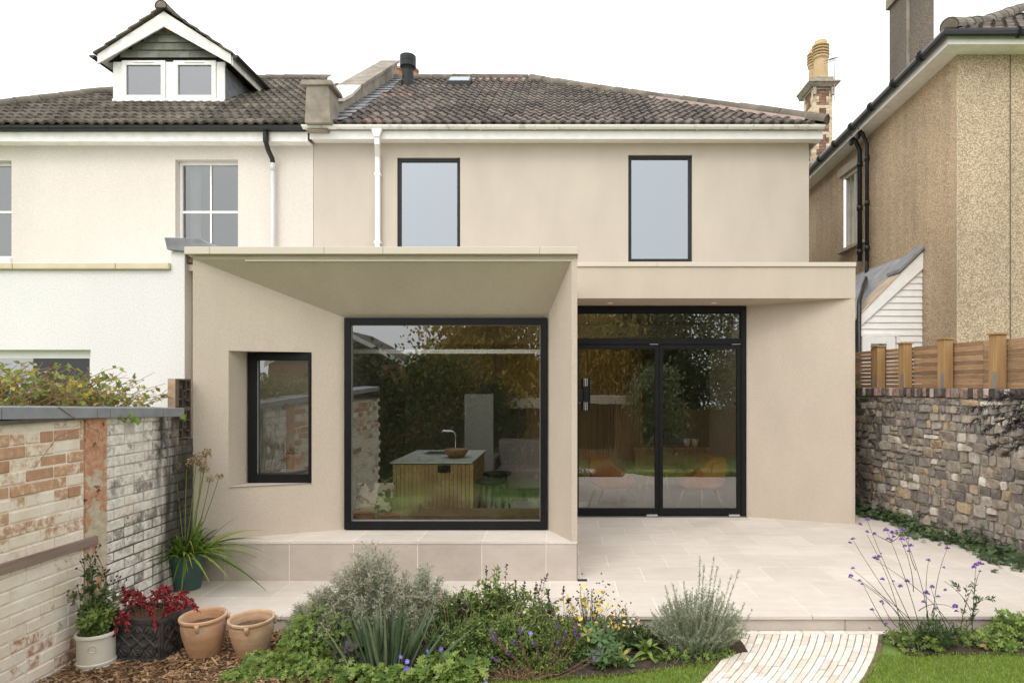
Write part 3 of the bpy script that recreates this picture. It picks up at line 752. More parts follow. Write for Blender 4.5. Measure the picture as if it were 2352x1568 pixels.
# white rear extension of the cream house
YW = 6.0; xw = px(424, YW); X0 = -9.5; zt_w = pz(620, YW)
hw0, hw1 = px(-150, YW), px(208, YW)
m = MB(); panel(m, (X0, YW), (px(393, YW), YW), -.2, zt_w, [(hw0-X0, hw1-X0, .9, pz(803, YW))]); reveal(m, hw0, hw1, .9, pz(803, YW), YW, .12)
m.plan([(px(393, YW), YW), (xw, YW), (xw-.02, YW+.6), (px(393, YW), YW+.6)], -.2, pz(578, YW))
m.quad((xw-.01, YW+.3, -.2), (XP-.3, YM, -.2), (XP-.3, YM, 3.0), (xw-.01, YW+.3, 2.85))
m.quad((X0, YW+.1, zt_w-.02), (-3.42, YW+.1, zt_w-.02), (-4.3, YM, zt_w-.02), (X0, YM, zt_w-.02))
m.build('extension_wall', WHITE_R, ch)
m = MB(); x = X0
while x < px(389, YW-.03):
    e = min(x+.92, px(389, YW-.03)); m.box(x, e-.004, YW-.035, YW+.2, zt_w+.002, pz(604, YW)); x += .92
m.build('parapet_coping', M('cream_coping', (.70, .60, .45), .9, .08), ch, bevel=.01)
m = MB(); frame(m, hw0, hw1, .9, pz(803, YW), YW+.06, .05, .05, .05, pz(803, YW)-pz(822, YW)); wf = m.build('kitchen_window', WHITE, ch)
m = MB(); sheet_pane(m, hw0+.04, hw1-.04, .94, pz(815, YW), YW+.09); m.build('pane', glass_mat('dark_glass', .015, (.3, .3, .3)), wf)
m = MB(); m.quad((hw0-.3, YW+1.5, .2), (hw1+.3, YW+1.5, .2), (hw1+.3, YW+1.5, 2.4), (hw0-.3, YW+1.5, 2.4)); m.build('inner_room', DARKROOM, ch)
m = MB()
q = [at(x, y, YW-.04) for x, y in ((377, 545), (456, 547), (505, 572), (500, 578), (440, 579), (383, 573))]
m.prism(q, (0, .75, 0)); m.build('lead_cap', LEAD, ch, bevel=.006)
m = MB()
for r in range(3):
    for k in range(3):
        a = xw + .005 + k*.07 - (r % 2)*.03; m.box(max(a, xw), a+.06, YW+.03, YW+.12, pz(602, YW)+r*.045, pz(602, YW)+r*.045+.038)
m.build('exposed_brick', M('dark_brick', (.16, .11, .085), .9, .3, 20, isl=.5), ch)

# ---------------------------------------------------------------- pebbledash neighbour on the right
ph = thing('pebbledash_house', 'brown pebbledash house on the right with hipped tile roof, tall stack and white clad lean-to', 'house', (6, 11, 0))
YN = 9.1; XN = 5.39; kx = .053
nx = lambda y: XN + kx*(y-YN)
zE2 = pz(126, YN); YF = 17.0
nwY0 = 4.908/( (1938-VX)/F - kx); nwY1 = 4.908/((1974-VX)/F - kx)
wz0, wz1 = pz(556, nwY1), pz(375, nwY1)
m = MB()
P0 = (nx(YF), YF); Pn = (XN, YN); LN = np.hypot(P0[0]-XN, YF-YN)
sw0 = (YF - nwY0)*math.sqrt(1+kx*kx); sw1 = (YF - nwY1+.12)*math.sqrt(1+kx*kx)
panel(m, P0, Pn, -.2, zE2, [(sw0, sw1, wz0, wz1)])
m.build('wall', PEBL, ph)
m = MB()
jn = px(2320, YN)
m.quad((XN, YN-.002, -.2), (XN+4, YN-.002, -.2), (XN+4, YN-.002, zE2), (XN, YN-.002, zE2))
m.build('rear_wall', PEBR, ph)
m = MB(); m.box(jn-.006, jn+.006, YN-.008, YN+.01, .2, zE2-.002); m.build('movement_joint', M('joint_brown', (.13, .10, .075), .9, .2), ph)
m = MB(); m.quad((nx(nwY1)+.12, nwY1-.2, wz0-.1), (nx(nwY0)+.12, nwY0, wz0-.1), (nx(nwY0)+.12, nwY0, wz1+.1), (nx(nwY1)+.12, nwY1-.2, wz1+.1)); m.build('side_pane', GLASSN, ph)
m = MB()
yy0, yy1 = nwY1-.12, nwY0
for y in (yy0, (yy0+yy1)/2-.03, yy1-.06): m.box(nx(y)+.05, nx(y)+.11, y, y+.06, wz0, wz1)
m.box(nx(yy0)+.05, nx(yy0)+.11, yy0, yy1, wz1-.07, wz1); m.build('side_window', M('dull_cream_paint', (.50, .46, .39), .6, .12), ph)
m = MB(); m.box(nx(yy0)-.06, nx(yy0)+.1, yy0-.15, yy1+.1, wz0-.06, wz0); m.build('window_sill', M('stone_sill', (.42, .36, .28), .9, .15), ph)
m = MB(); m.box(nx(yy0)-.012, nx(yy0)+.05, yy0-.15, yy1+.12, wz1+.0, wz1+.16); m.build('lintel', bpy.data.materials['stone_sill'], ph)
# eaves: soffit, fascia, gutter on both sides
zg = zE2 + .0
def eave_pt(y, o): return nx(y) - o
m = MB()
ov = .28
m.quad((nx(YF), YF, zE2), (nx(YF)-ov, YF, zE2+.01), (XN-ov, YN-ov, zE2+.01), (XN, YN, zE2))
m.quad((XN, YN, zE2), (XN-ov, YN-ov, zE2+.01), (XN+4, YN-ov, zE2+.01), (XN+4, YN, zE2))
m.build('soffit', DIRTYW, ph)
m = MB()
m.quad((nx(YF)-ov, YF, zE2), (XN-ov, YN-ov, zE2), (XN-ov, YN-ov, zE2+.15), (nx(YF)-ov, YF, zE2+.15))
m.quad((XN-ov, YN-ov, zE2), (XN+4, YN-ov, zE2), (XN+4, YN-ov, zE2+.15), (XN-ov, YN-ov, zE2+.15)); m.build('fascia', WHITE, ph)
m = MB(); m.tube([(nx(YF)-ov-.06, YF, zE2+.13), (XN-ov-.06, YN-ov-.06, zE2+.13), (XN+4, YN-ov-.06, zE2+.13)], .06, 10)
for k in range(9):
    y = YN + .3 + k*.85; m.tube([(nx(y)-ov-.06, y, zE2+.13), (nx(y)-ov-.06, y+.03, zE2+.13)], .075, 10)
for k in range(4): m.tube([(XN+.6+k*.9, YN-ov-.06, zE2+.13), (XN+.63+k*.9, YN-ov-.06, zE2+.13)], .075, 10)
m.build('gutter', BLACKP, ph, smooth=False)
m = MB(); zr = zE2+.16; X1 = XN-ov; Y1_ = YN-ov
roof_tiles(m, lambda s: X1 + s*math.cos(PITCH)*.98, lambda s: XN+4.2, Y1_-.05, zr, PITCH, 3.8, seed=5)
rf3 = m.build('roof', TILE, ph)
m = MB(); h = 3.4
m.poly([(X1, Y1_, zr-.03), (XN+6, Y1_, zr-.03), (XN+6, Y1_+h, zr+h*.62-.03), (X1+h, Y1_+h, zr+h*.62-.03)])
m.poly([(nx(YF)-ov, YF, zr-.03), (X1, Y1_, zr-.03), (X1+h, Y1_+h, zr+h*.62-.03), (X1+h+.4, YF, zr+h*.62-.03)]); m.build('underlay', TILE, rf3)
m = MB(); ridge_tiles(m, [(X1, Y1_-.02, zr+.05), (X1+1.2, Y1_+1.2, zr+.74), (X1+h, Y1_+h, zr+h*.62+.12)], .115); m.build('ridge_tile', RIDGE, rf3)
m = MB()
for k in range(16):
    y = YN + .4 + k*.42; m.prism([(nx(y)-ov-.03, y, zr-.01), (nx(y)-ov+.25, y, zr+.15), (nx(y)-ov+.25, y, zr+.19), (nx(y)-ov-.03, y, zr+.04)], (0, .30, 0))
m.build('eaves_tile', TILEL, rf3)
m = MB(); m.box(px(2043, 14.07), px(2145, 13.0), 13.0, 14.07, 6.2, 9.9)
ck = m.build('chimney', PEBC, ph)
m = MB(); m.box(px(2043, 14.07)-.06, px(2145, 13.0)+.0, 12.95, 14.12, pz(22, 14.07), pz(0, 14.07)); m.box(px(2043, 14.07)-.04, px(2043, 14.07)+.0, 13.25, 13.3, 6.2, 9.9); m.build('chimney_band', CONC, ck)
yv = 14.6; m = MB(); m.tube([(px(1980, yv), yv, 6.6), (px(1980, yv), yv, pz(268, yv))], .055, 12); m.tube([(px(1980, yv), yv, pz(269, yv)), (px(1980, yv), yv, pz(264, yv))], .065, 12); m.build('vent_pipe', M('grey_pipe', (.42, .44, .45), .5, .05), ph)
# downpipes
yd = 4.908/((1986-VX)/F - kx)
m = MB(); zt2 = pz(322, yd)
for o, rr in ((0, .042), (-.33, .034)):
    y = yd + o; X = nx(y) - .09
    m.tube([(X-.12, y-.02, zt2+.05), (X-.05, y, zt2-.08), (X, y, zt2-.2), (X, y, pz(600, y))], rr, 12)
    for zz in (zt2-.4, zt2-1.2, zt2-2.0): m.tube([(X, y, zz), (X, y, zz-.09)], rr+.012, 12)
    m.tube([(X-.15, y-.1, zt2+.06), (X-.1, y+.14, zt2-.02)], .045, 8)
m.build('downpipe', BLACKP, ph, smooth=True)
m = MB(); y = yd-.33
m.tube([(nx(y)-.09, y, pz(600, y)), (nx(y)-.1, y, pz(636, y)), (px(1984, 10.6), 10.6, pz(655, 10.6)), (px(1974, 10.1), 10.1, pz(690, 10.1)), (px(1973, 10.0), 10.0, pz(705, 10)), (px(1973, 10.0), 10.0, .2)], .036, 12)
m.build('lower_downpipe', BLACKP, ph, smooth=True)
# white clad lean-to
YL = 10.08; lx0, lx1 = px(1975, YL), px(2117, YL); lz1 = pz(578, YL); lz0 = pz(722, YL); sl_ = (lz1-lz0)/(lx1-lx0)
m = MB(); bh = .098; z = 0.2
wx1 = px(2050+26, YL)
while z < lz1-.20:
    zt_b = min(z + bh, lz1-.14)
    xa = max(lx0, lx0 + (z-lz0+.16)/sl_); xb = min(lx1-.01, max(lx0, lx0 + (zt_b-lz0+.16)/sl_))
    if xa < lx1-.03: m.prism([(xa, YL-.024, z), (lx1, YL-.024, z), (lx1, YL-.006, zt_b+.004), (xb, YL-.006, zt_b+.004)], (0, .02, 0))
    z += bh
m.poly([(lx0, YL+.002, 0), (lx1, YL+.002, 0), (lx1, YL+.002, lz1-.1), (lx0, YL+.002, lz0-.1)])
lt = m.build('lean_to', WHITE, ph)
m = MB(); m.prism([(lx0-.03, YL-.05, lz0-.20), (lx1, YL-.05, lz1-.26), (lx1, YL-.05, lz1+.0), (lx0-.03, YL-.05, lz0+.0)], (0, .025, 0)); m.build('barge_board', WHITE, lt, bevel=.003)
m = MB(); m.prism([(lx0-.1, YL-.06, lz0-.10), (lx1+.0, YL-.06, lz1+.02), (lx1, YL-.06, lz1+.04), (lx0-.1, YL-.06, lz0-.08)], (0, .4, 0)); m.build('roof_board', M('weathered_board', (.42, .33, .25), .9, .25, 5), lt)
m = MB(); n = 61
xx = np.linspace(0, 1, 12)
yyv = np.linspace(YL+.25, 15, 161); V = []
for t in xx:
    X = lx0-.15 + (nx(12)-lx0+.1)*t
    V.append(np.stack([np.full(161, X) + 0, yyv, lz0-.05 + .035 + sl_*(X-lx0) + .022*np.sin(yyv*2*math.pi/.09)], -1))
i = np.arange(11)[:, None]*161; j = np.arange(160)[None]
m.addn(np.vstack(V), np.stack([i+j, i+j+1, i+j+162, i+j+161], -1).reshape(-1, 4)); m.build('corrugated_roof', M('grey_corrugated', (.27, .275, .285), .7, .25, 5), lt, smooth=True)
m = MB(); m.prism([(lx0+.55, YL-.09, lz0+sl_*.55+.06), (lx1+.0, YL-.09, lz1+.04), (lx1+.02, YL-.09, lz1+.10), (lx0+.55, YL-.09, lz0+sl_*.55+.11)], (0, .4, 0)); m.build('lead_flashing', LEAD, lt)
m = MB(); frame(m, lx0+.01, px(2052, YL), .9, pz(773, YL), YL-.06, .13, .05, .1, .11); lw = m.build('window', WHITE, lt, bevel=.004)
m = MB(); m.box(lx0, px(2062, YL), YL-.045, YL-.02, pz(773, YL)+.005, pz(768, YL)+.01); m.box(px(2056, YL), px(2064, YL), YL-.045, YL-.02, .9, pz(773, YL)); m.build('window_trim', WHITE, lw)
m = MB(); sheet_pane(m, lx0+.12, px(2050, YL)-.12, 1.0, pz(780, YL), YL-.04); m.build('pane', glass_mat('lean_to_glass', .1, (.12, .12, .12)), lw)
m = MB(); m.quad((XN-.9, YN-.01, 1.55), (XN-.88, YN-.01, 1.55), (XN-.88, YN-.01, 1.56), (XN-.9, YN-.01, 1.56))
# ---------------------------------------------------------------- far brick chimney with two pots and aerial
YC = 17.0
st = thing('chimney_stack', 'tall brick and cream stone chimney stack with two buff pots behind the beige house', 'chimney', (px(1888, YC), YC, 2))
c0, c1 = px(1867, YC), px(1912, YC); cb = YC+.62; z0, z1 = 2.0, pz(205, YC)
bm = M('red_brick', (.25, .145, .10), .9, .25, 12, isl=.4)
m = MB(); m.box(c0+.015, c1-.015, YC+.015, cb-.015, z0, z1); m.build('mortar_core', M('sooty_mortar', (.28, .23, .18), .9, .2), st)
m = MB(); z = z0; i = 0
q = MB()
bandz = []
while z < z1:
    k = i % 9
    if k in (0, 1, 2): q.box(c0-.004, c1+.004, YC-.004, cb+.004, z, z+.072) if k == 0 else None
    if k == 0: z += .075; i += 1; continue
    wq = .16 if (i//2) % 2 == 0 else .09
    for X, sg in ((c0, 1), (c1, -1)):
        q.box(min(X, X+sg*wq)-(.003 if sg > 0 else 0), max(X, X+sg*wq)+(.003 if sg < 0 else 0), YC-.003, YC+wq, z, z+.072)
    q.box(c0-.003, c0+.1, cb-wq, cb+.003, z, z+.072)
    o = (i % 2)*.07
    x = c0 + wq + .006
    while x < c1 - wq - .01:
        e = min(x + .14 - (o if x < c0+wq+.01 else 0), c1-wq-.006); m.box(x, e, YC, YC+.1, z, z+.066); x = e + .01
    y = YC + wq + .006
    while y < cb - wq - .01:
        e = min(y + .15, cb-wq-.006); m.box(c0, c0+.1, y, e, z, z+.066); y = e + .01
    z += .075; i += 1
m.build('brick', bm, st)
q.build('quoin', M('cream_quoin', (.60, .50, .34), .9, .2, 14, isl=.25), st)
m = MB(); mid = (c0+c1)/2
zc = pz(205, YC)
m.box(c0-.03, c1+.03, YC-.03, cb+.03, zc-.02, zc+.03)
for k in range(3):
    for X in (c0-.02, c1-.06): m.box(X, X+.08, YC-.10, YC-.03, zc-.18+.0, zc+.02) if k == 0 else None
m.prism([(c0-.06, YC-.08, zc+.03), (c1+.06, YC-.08, zc+.03), (c1+.14, YC-.15, zc+.12), (c0-.14, YC-.15, zc+.12)], (0, .9, 0))
m.box(c0-.15, c1+.15, YC-.17, cb+.17, zc+.12, zc+.17); m.box(c0-.03, c1+.03, YC-.02, cb, zc+.17, zc+.32); m.build('cornice', M('weathered_cornice', (.36, .31, .25), .9, .35, 9), st, bevel=.012)
potm = M('buff_clay', (.55, .40, .22), .8, .1)
for (x, y, hh) in ((1885, YC+.22, 0), (1873, YC+.75, .05)):
    m = MB(); zb4 = pz(180, YC)+.04
    m.lathe([(.0, 0), (.20, 0), (.185, .06), (.165, .5), (.175, .53), (.20, .56), (.20, .60), (.17, .62), (.165, .92), (.15, 1.0), (.06, 1.03), (0, 1.03)], (px(x, y), y, zb4+hh), 20)
    po = m.build('chimney_pot', potm, st, smooth=False)
    m = MB()
    for r_ in range(4): m.lathe([(.19, 0), (.215, .015), (.215, .035), (.185, .05), (.17, .03)], (px(x, y), y, zb4+hh+.62+r_*.075), 20)
    m.build('louvre_ring', potm, po)
am = M('aerial_metal', (.35, .35, .36), .4, .1, metal=.7)
ae = thing('television_aerial', 'thin grey television aerial on a pole beside the buff chimney pots', 'aerial', (px(1917, YC), YC, pz(200, YC)))
m = MB(); m.tube([at(1916, 230, YC-.1), at(1918, 140, YC-.1)], .014, 6); m.build('pole', am, ae)
m = MB(); m.tube([at(1893, 147, YC), at(1921, 137, YC-.5)], .008, 5)
for t in np.linspace(.3, 1, 7):
    p = np.array(at(1893, 147, YC))*(1-t) + np.array(at(1921, 137, YC-.5))*t
    m.tube([p + (0, 0, .12), p - (0, 0, .12)], .006, 4); m.tube([p + (-.1, .05, .05), p + (.1, -.05, .05)], .006, 4)
m.tube([at(1838, 170, YC-.1), at(1846, 166, YC), at(1850, 164, YC), at(1868, 156, YC+.4)], .008, 4)
m.build('antenna', am, ae)
# chimney of the far side of the tan house: terracotta pots just above the ridge
fs = thing('ridge_chimney', 'orange clay chimney pots peeping above the ridge beside the black flue', 'chimney', (px(930, 16.4), 16.4, ZR-.5))
m = MB(); m.box(px(896, 16.4), px(966, 16.4), 16.2, 16.8, ZR-1.6, pz(190, 16.4)); m.build('stack', M('orange_stack', (.45, .28, .17), .9, .2, 9), fs)
for x, hh in ((913, pz(158, 16.4)), (947, pz(160, 16.4))):
    m = MB(); b_ = pz(190, 16.4); m.lathe([(.13, 0), (.13, hh-b_-.08), (.16, hh-b_-.06), (.16, hh-b_-.01), (.12, hh-b_), (0, hh-b_)], (px(x, 16.4), 16.4, b_), 18); m.build('chimney_pot', M('terracotta_pot', (.42, .20, .12), .8, .2), fs)
# ================================================================ left brick garden wall
XWL = -3.19; ZG = -.12
gw = thing('brick_garden_wall', 'old garden wall of flaking white painted brick with grey coping and a grey batten on the left', 'garden wall', (XWL, 2.5, ZG))
def paint_brick(name, mortar=False):
    m, n, b = nodes(name)
    s = sepxyz(n); isl = island(n)
    vec = pos(n)
    big = noise(n, 1.7, 4); fine = noise(n, 22, 6, .65); mid = noise(n, 7, 5, .6)
    brick = ramp(n, isl, [(0, (.40, .20, .11)), (.35, (.53, .30, .17)), (.7, (.60, .40, .26)), (1, (.66, .50, .36))])
    brick = mix(n, 1.0, brick, ramp(n, fine, [(.3, .75), (.7, 1.2)]), 'MULTIPLY')
    cream = ramp(n, mid, [(.3, (.70, .60, .48)), (.6, (.80, .73, .63))])
    # paint left on: depends on each brick, and flakes; more gone high up
    hz = maprange(n, s[2], .55, 1.25, 0, .17)
    if mortar: keep = math_(n, 'ADD', .66, math_(n, 'MULTIPLY', fine, .3))
    else: keep = math_(n, 'ADD', math_(n, 'MULTIPLY', isl, .42), math_(n, 'ADD', math_(n, 'MULTIPLY', fine, .9), math_(n, 'SUBTRACT', math_(n, 'MULTIPLY', big, .35), hz)))
    pf = maprange(n, keep, .56 if not mortar else .5, .76 if not mortar else .62, .12)
    left = mix(n, pf, brick, cream)
    # beyond the old pier: whitish and grey paint, grimy towards the house
    greyb = ramp(n, isl, [(0, (.18, .15, .14)), (.3, (.34, .30, .27)), (.6, (.52, .48, .43)), (1, (.68, .63, .56))])
    wht = mix(n, maprange(n, math_(n, 'ADD', math_(n, 'ADD', mid, math_(n, 'MULTIPLY', fine, .5)), math_(n, 'MULTIPLY', isl, .3)), .66, .90), greyb, (.77, .73, .66))
    if mortar: wht = mix(n, maprange(n, math_(n, 'ADD', s[2], math_(n, 'MULTIPLY', mid, .5)), .75, 1.3), (.17, .145, .12), (.56, .52, .46))
    far = mix(n, 1.0, wht, ramp(n, fine, [(.3, .7), (.65, 1.1)]), 'MULTIPLY')
    pier = maprange(n, s[1], 4.60, 4.64)
    c = mix(n, pier, left, far)
    # black algae stain in the corner, running down
    mp = N(n, 'ShaderNodeMapping'); mp.inputs['Scale'].default_value = (1, 5, .9); L(n, vec, mp.inputs[0])
    run = noise(n, 1.6, 5, .6, mp.outputs[0])
    st_ = math_(n, 'ADD', math_(n, 'MULTIPLY', math_(n, 'SUBTRACT', s[1], 5.22), 1.7), math_(n, 'MULTIPLY', math_(n, 'SUBTRACT', run, .5), 2.0))
    c = mix(n, maprange(n, st_, -.25, .6, 0, .93), c, (.035, .030, .026))
    # damp brown stains on the paint
    c = mix(n, maprange(n, noise(n, 3.5, 6, .7), .56, .72, 0, .45), c, (.45, .32, .20))
    L(n, c, b.inputs['Base Color']); b.inputs['Roughness'].default_value = .9; b.inputs['Specular IOR Level'].default_value = .15
    bump(n, b, fine, .6, .008)
    return m
PB = paint_brick('flaking_painted_brick'); PM_ = paint_brick('painted_mortar', True)
m = MB(); Y_a, Y_b = .95, 5.80
m.box(XWL-.22, XWL-.007, Y_a, 5.58, -.7, 1.50); m.box(XWL-.22, XWL-.007, 5.58, Y_b, -.7, 1.24)
m.build('mortar', PM_, gw)
m = MB(); z = ZG - .04; r = 0
while z < 1.49:
    y = Y_a - (.11 if r % 2 else 0)
    stretch = .225
    while y < Y_b:
        Ln = stretch if (r % 5) else .1125
        e = y + Ln - .009
        lim = Y_b if z < 1.17 else 5.575
        if not (y < 4.69 and e > 4.47) and y < lim:
            d_ = rng.normal(0, .003)
            m.box(XWL-.06, XWL+d_, y, min(e, lim), z + rng.normal(0, .0015), min(z+.066, 1.497))
        elif y < 4.47 and e > 4.47: m.box(XWL-.06, XWL, y, 4.468, z, z+.066)
        elif e > 4.69 and y < 4.69: m.box(XWL-.06, XWL, 4.692, e, z, z+.066)
        y += Ln
    z += .0755; r += 1
m.build('brick', PB, gw, bevel=.006, seg=1)
def pier_mat():
    m, n, b = nodes('patched_pier')
    a = noise(n, 5.5, 5, .6); f = noise(n, 30, 5)
    z = sepxyz(n)[2]
    org = ramp(n, f, [(.3, (.40, .18, .10)), (.65, (.56, .33, .21))]); ren = ramp(n, f, [(.3, (.44, .36, .25)), (.65, (.56, .49, .37))])
    c = mix(n, maprange(n, math_(n, 'ADD', a, math_(n, 'MULTIPLY', maprange(n, z, .7, 1.5), .16)), .52, .56), ren, org)
    c = mix(n, maprange(n, noise(n, 9, 4), .66, .70), c, (.10, .06, .04))
    L(n, c, b.inputs['Base Color']); b.inputs['Roughness'].default_value = .95; bump(n, b, a, .8, .03); return m
m = MB(); 
ny, nz = 12, 60
yy = np.linspace(4.472, 4.688, ny); zz = np.linspace(.30, 1.495, nz)
V = np.stack(np.meshgrid(yy, zz, indexing='ij'), -1).reshape(-1, 2)
V = np.column_stack([XWL + .004 + rng.normal(0, .003, len(V)), V]); i = np.arange(ny-1)[:, None]*nz; j = np.arange(nz-1)[None]
m.addn(V, np.stack([i+j, i+nz+j, i+nz+j+1, i+j+1], -1).reshape(-1, 4)); m.box(XWL-.05, XWL-.001, 4.472, 4.688, -.3, 1.495)
m.build('pier', pier_mat(), gw, smooth=True)
m = MB(); y = 5.6
cz = lambda y: 1.58 - (y-3.76)*.0375
for Ln in (.30, .62, .13, .78, .7, .7, .7, .7):
    a = y - Ln + .004
    m.prism([(XWL+.035, a, cz(a)-.072), (XWL+.035, a, cz(a)), (XWL-.26, a, cz(a)+.012), (XWL-.26, a, cz(a)-.072)], (0, Ln-.006, cz(y)-cz(a))); y -= Ln
m.build('coping', M('grey_coping', (.25, .26, .275), .6, .18, 6), gw, bevel=.004)
m = MB(); m.box(XWL-.2, XWL+.03, .95, 5.59, 1.475, 1.50); m.build('coping_shade_band', M('shade_band_dark', (.10, .08, .07), .95, .3), gw)  # dark band under the coping: its shadow put in as colour, brick missing
def zline(x, y, X=XWL):                        # point on the wall face seen at pixel x,y
    Y = X*F/(x-VX); return (X, Y, pz(y, Y))
a = zline(0, 1305); b = zline(217, 1231)
m = MB(); m.prism([(XWL+.0, 2.0, .66), (XWL+.028, 2.0, .66), (XWL+.028, 2.0, .72), (XWL+.0, 2.0, .72)], (0, b[1]-2.0, b[2]-.66-.055)); m.build('batten', DECKW, gw, bevel=.002)
# pierced block column at the end of the wall
cb_ = thing('pierced_block_column', 'weathered brown pierced concrete blocks stacked at the end of the brick wall', 'block column', (-3.24, 5.68, 1.24))
cbm = M('brown_concrete', (.095, .07, .052), .9, .35, 12, .4, 50); cbl = M('tan_block_side', (.38, .27, .19), .9, .3, 10)
for k in range(2):
    z0 = 1.245 + k*.258; m = MB(); ya, yb_, xa, xb = 5.59, 5.785, -3.285, -3.203
    m.box(xa, xb-.03, ya, yb_, z0, z0+.254)
    def bar(y0, y1, za, zb): m.box(xb-.0305, xb, ya+(yb_-ya)*y0, ya+(yb_-ya)*y1, z0+.254*za, z0+.254*zb)
    bar(0, 1, 0, .07); bar(0, 1, .93, 1); bar(0, .08, .071, .929); bar(.92, 1, .071, .929)
    bar(.30, .36, .072, .35); bar(.081, .30, .29, .35); bar(.62, .68, .6, .928); bar(.681, .919, .6, .66)
    bar(.34, .66, .38, .43); bar(.34, .66, .60, .65) if False else None
    bar(.361, .62, .56, .62); bar(.361, .42, .431, .559); bar(.58, .64, .431, .559); bar(.081, .3, .70, .76); bar(.681, .919, .24, .30)
    o = m.build('pierced_block', cbm, cb_, bevel=.003, seg=1)
m = MB(); m.box(-3.287, -3.225, 5.582, 5.590, 1.246, 1.757); m.build('end_face', cbl, cb_)

# ================================================================ right stone wall and fence
swl = thing('stone_garden_wall', 'rough grey rubble stone garden wall with brick on edge coping on the right', 'garden wall', (4.4, 7, 0))
SA = np.array((5.476 - .158*10.4, 10.4)); SB = np.array((5.476 - .158*3.0, 3.0)); SLn = np.linalg.norm(SB-SA); su = (SB-SA)/SLn; sn_ = np.array((su[1], -su[0]))
if sn_[0] > 0: sn_ = -sn_
def W3(s, z, o=0): p = SA + su*s + sn_*o; return np.array((p[0], p[1], z))
def stone_mat():
    m, n, b = nodes('rubble_stone'); i = island(n)
    c = ramp(n, i, [(0, (.17, .15, .135)), (.25, (.25, .22, .195)), (.5, (.33, .285, .235)), (.66, (.37, .315, .245)), (.76, (.46, .345, .21)), (.84, (.30, .265, .24)), (.93, (.60, .54, .46)), (1, (.68, .63, .55))])
    c = mix(n, 1.0, c, ramp(n, noise(n, 14, 6, .65), [(.28, .6), (.7, 1.3)]), 'MULTIPLY')
    c = mix(n, maprange(n, noise(n, 9, 7, .75), .58, .70, 0, .55), c, (.52, .47, .40))
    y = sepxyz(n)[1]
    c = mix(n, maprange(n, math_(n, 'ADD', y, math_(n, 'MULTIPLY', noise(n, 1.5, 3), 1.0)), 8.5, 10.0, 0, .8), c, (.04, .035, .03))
    L(n, c, b.inputs['Base Color']); b.inputs['Roughness'].default_value = .85
    bump(n, b, noise(n, 26, 6, .65), .9, .02); return m
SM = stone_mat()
m = MB()
a, b, c_, d_ = W3(0, -.3, -.012), W3(SLn, -.3, -.012), W3(SLn, 1.56, -.012), W3(0, 1.56, -.012)
m.quad(a, b, c_, d_); m.quad(d_, c_, W3(SLn, 1.56, -.35), W3(0, 1.56, -.35)); m.quad(W3(0, -.3, -.35), W3(SLn, -.3, -.35), W3(SLn, 1.56, -.35), W3(0, 1.56, -.35)); m.quad(a, d_, W3(0, 1.56, -.35), W3(0, -.3, -.35)); m.quad(b, c_, W3(SLn, 1.56, -.35), W3(SLn, -.3, -.35))
m.build('mortar', M('grey_brown_mortar', (.31, .27, .22), .95, .3, 7, .6, 30, dist=.01), swl)
m = MB()
def stone(s0, s1, z0, z1):
    """irregular rounded block face"""
    cs, cz_ = (s0+s1)/2, (z0+z1)/2; hw, hh = (s1-s0)/2, (z1-z0)/2
    n = 10; th = np.linspace(0, 2*math.pi, n, endpoint=False) + rng.uniform(-.12, .12, n)
    def sup(t): 
        c, s = math.cos(t), math.sin(t); return (np.sign(c)*abs(c)**.42, np.sign(s)*abs(s)**.42)
    jit = rng.uniform(.84, 1.04, n); tilt = rng.normal(0, .05)
    ring = []
    out = rng.uniform(.0, .020); V = []
    slope = rng.normal(0, .01, 2)
    for k, (sc1, o) in enumerate(((1.0, -.03), (.98, out*.55), (.84, out), (.0, out+.004))):
        for t, j in zip(th, jit):
            u, v = sup(t); j2 = j if k < 3 else 1
            ss = cs + u*hw*sc1*j2 + v*hh*tilt; zz_ = cz_ + v*hh*sc1*j2 + u*hw*tilt
            V.append(W3(ss, zz_, o + (u*slope[0] + v*slope[1] if k in (2, 3) else 0)*sc1))
    V = np.array(V); i = np.arange(n); f = np.concatenate([np.stack([i+o, (i+1) % n+o, (i+1) % n+o+n, i+o+n], -1) for o in (0, n, 2*n)])
    m.addn(V, f)
z = -.04
while z < 1.53:
    hrow = rng.uniform(.085, .135); hrow = min(hrow, 1.545-z) if 1.545-z-hrow > .05 else 1.545-z
    s = rng.uniform(-.1, 0)
    while s < SLn:
        w_ = rng.choice([rng.uniform(.06, .11), rng.uniform(.11, .19), rng.uniform(.17, .28)], p=[.35, .45, .2])
        q = rng.random()
        if q < .3 and hrow > .11:                                  # two thin stones on top of each other
            k = rng.uniform(.38, .62); stone(s+.006, s+w_-.006, z+.004, z+hrow*k-.005); k2 = rng.uniform(.35, .65)
            if w_ > .17: stone(s+.006, s+w_*k2-.005, z+hrow*k+.003, z+hrow-.004); stone(s+w_*k2+.005, s+w_-.006, z+hrow*k+.003, z+hrow-.004)
            else: stone(s+.006, s+w_-.006, z+hrow*k+.003, z+hrow-.004)
        else: stone(s+.006, s+w_-.006, z+.004-rng.uniform(0, .012), z+hrow-.004+rng.uniform(-.006, .014))
        s += w_
    z += hrow
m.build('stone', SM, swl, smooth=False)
m = MB(); s = 0
while s < SLn:
    w_ = rng.uniform(.062, .075); t = rng.normal(0, .004); p = W3(s+w_/2, 1.618+t, -.11); m.obox(p, np.array((*su, 0))*(w_/2-.005), np.array((*sn_, 0))*(.13+rng.normal(0, .006)), (0, 0, .05)); s += w_
cbm2, n, b = nodes('coping_brick')
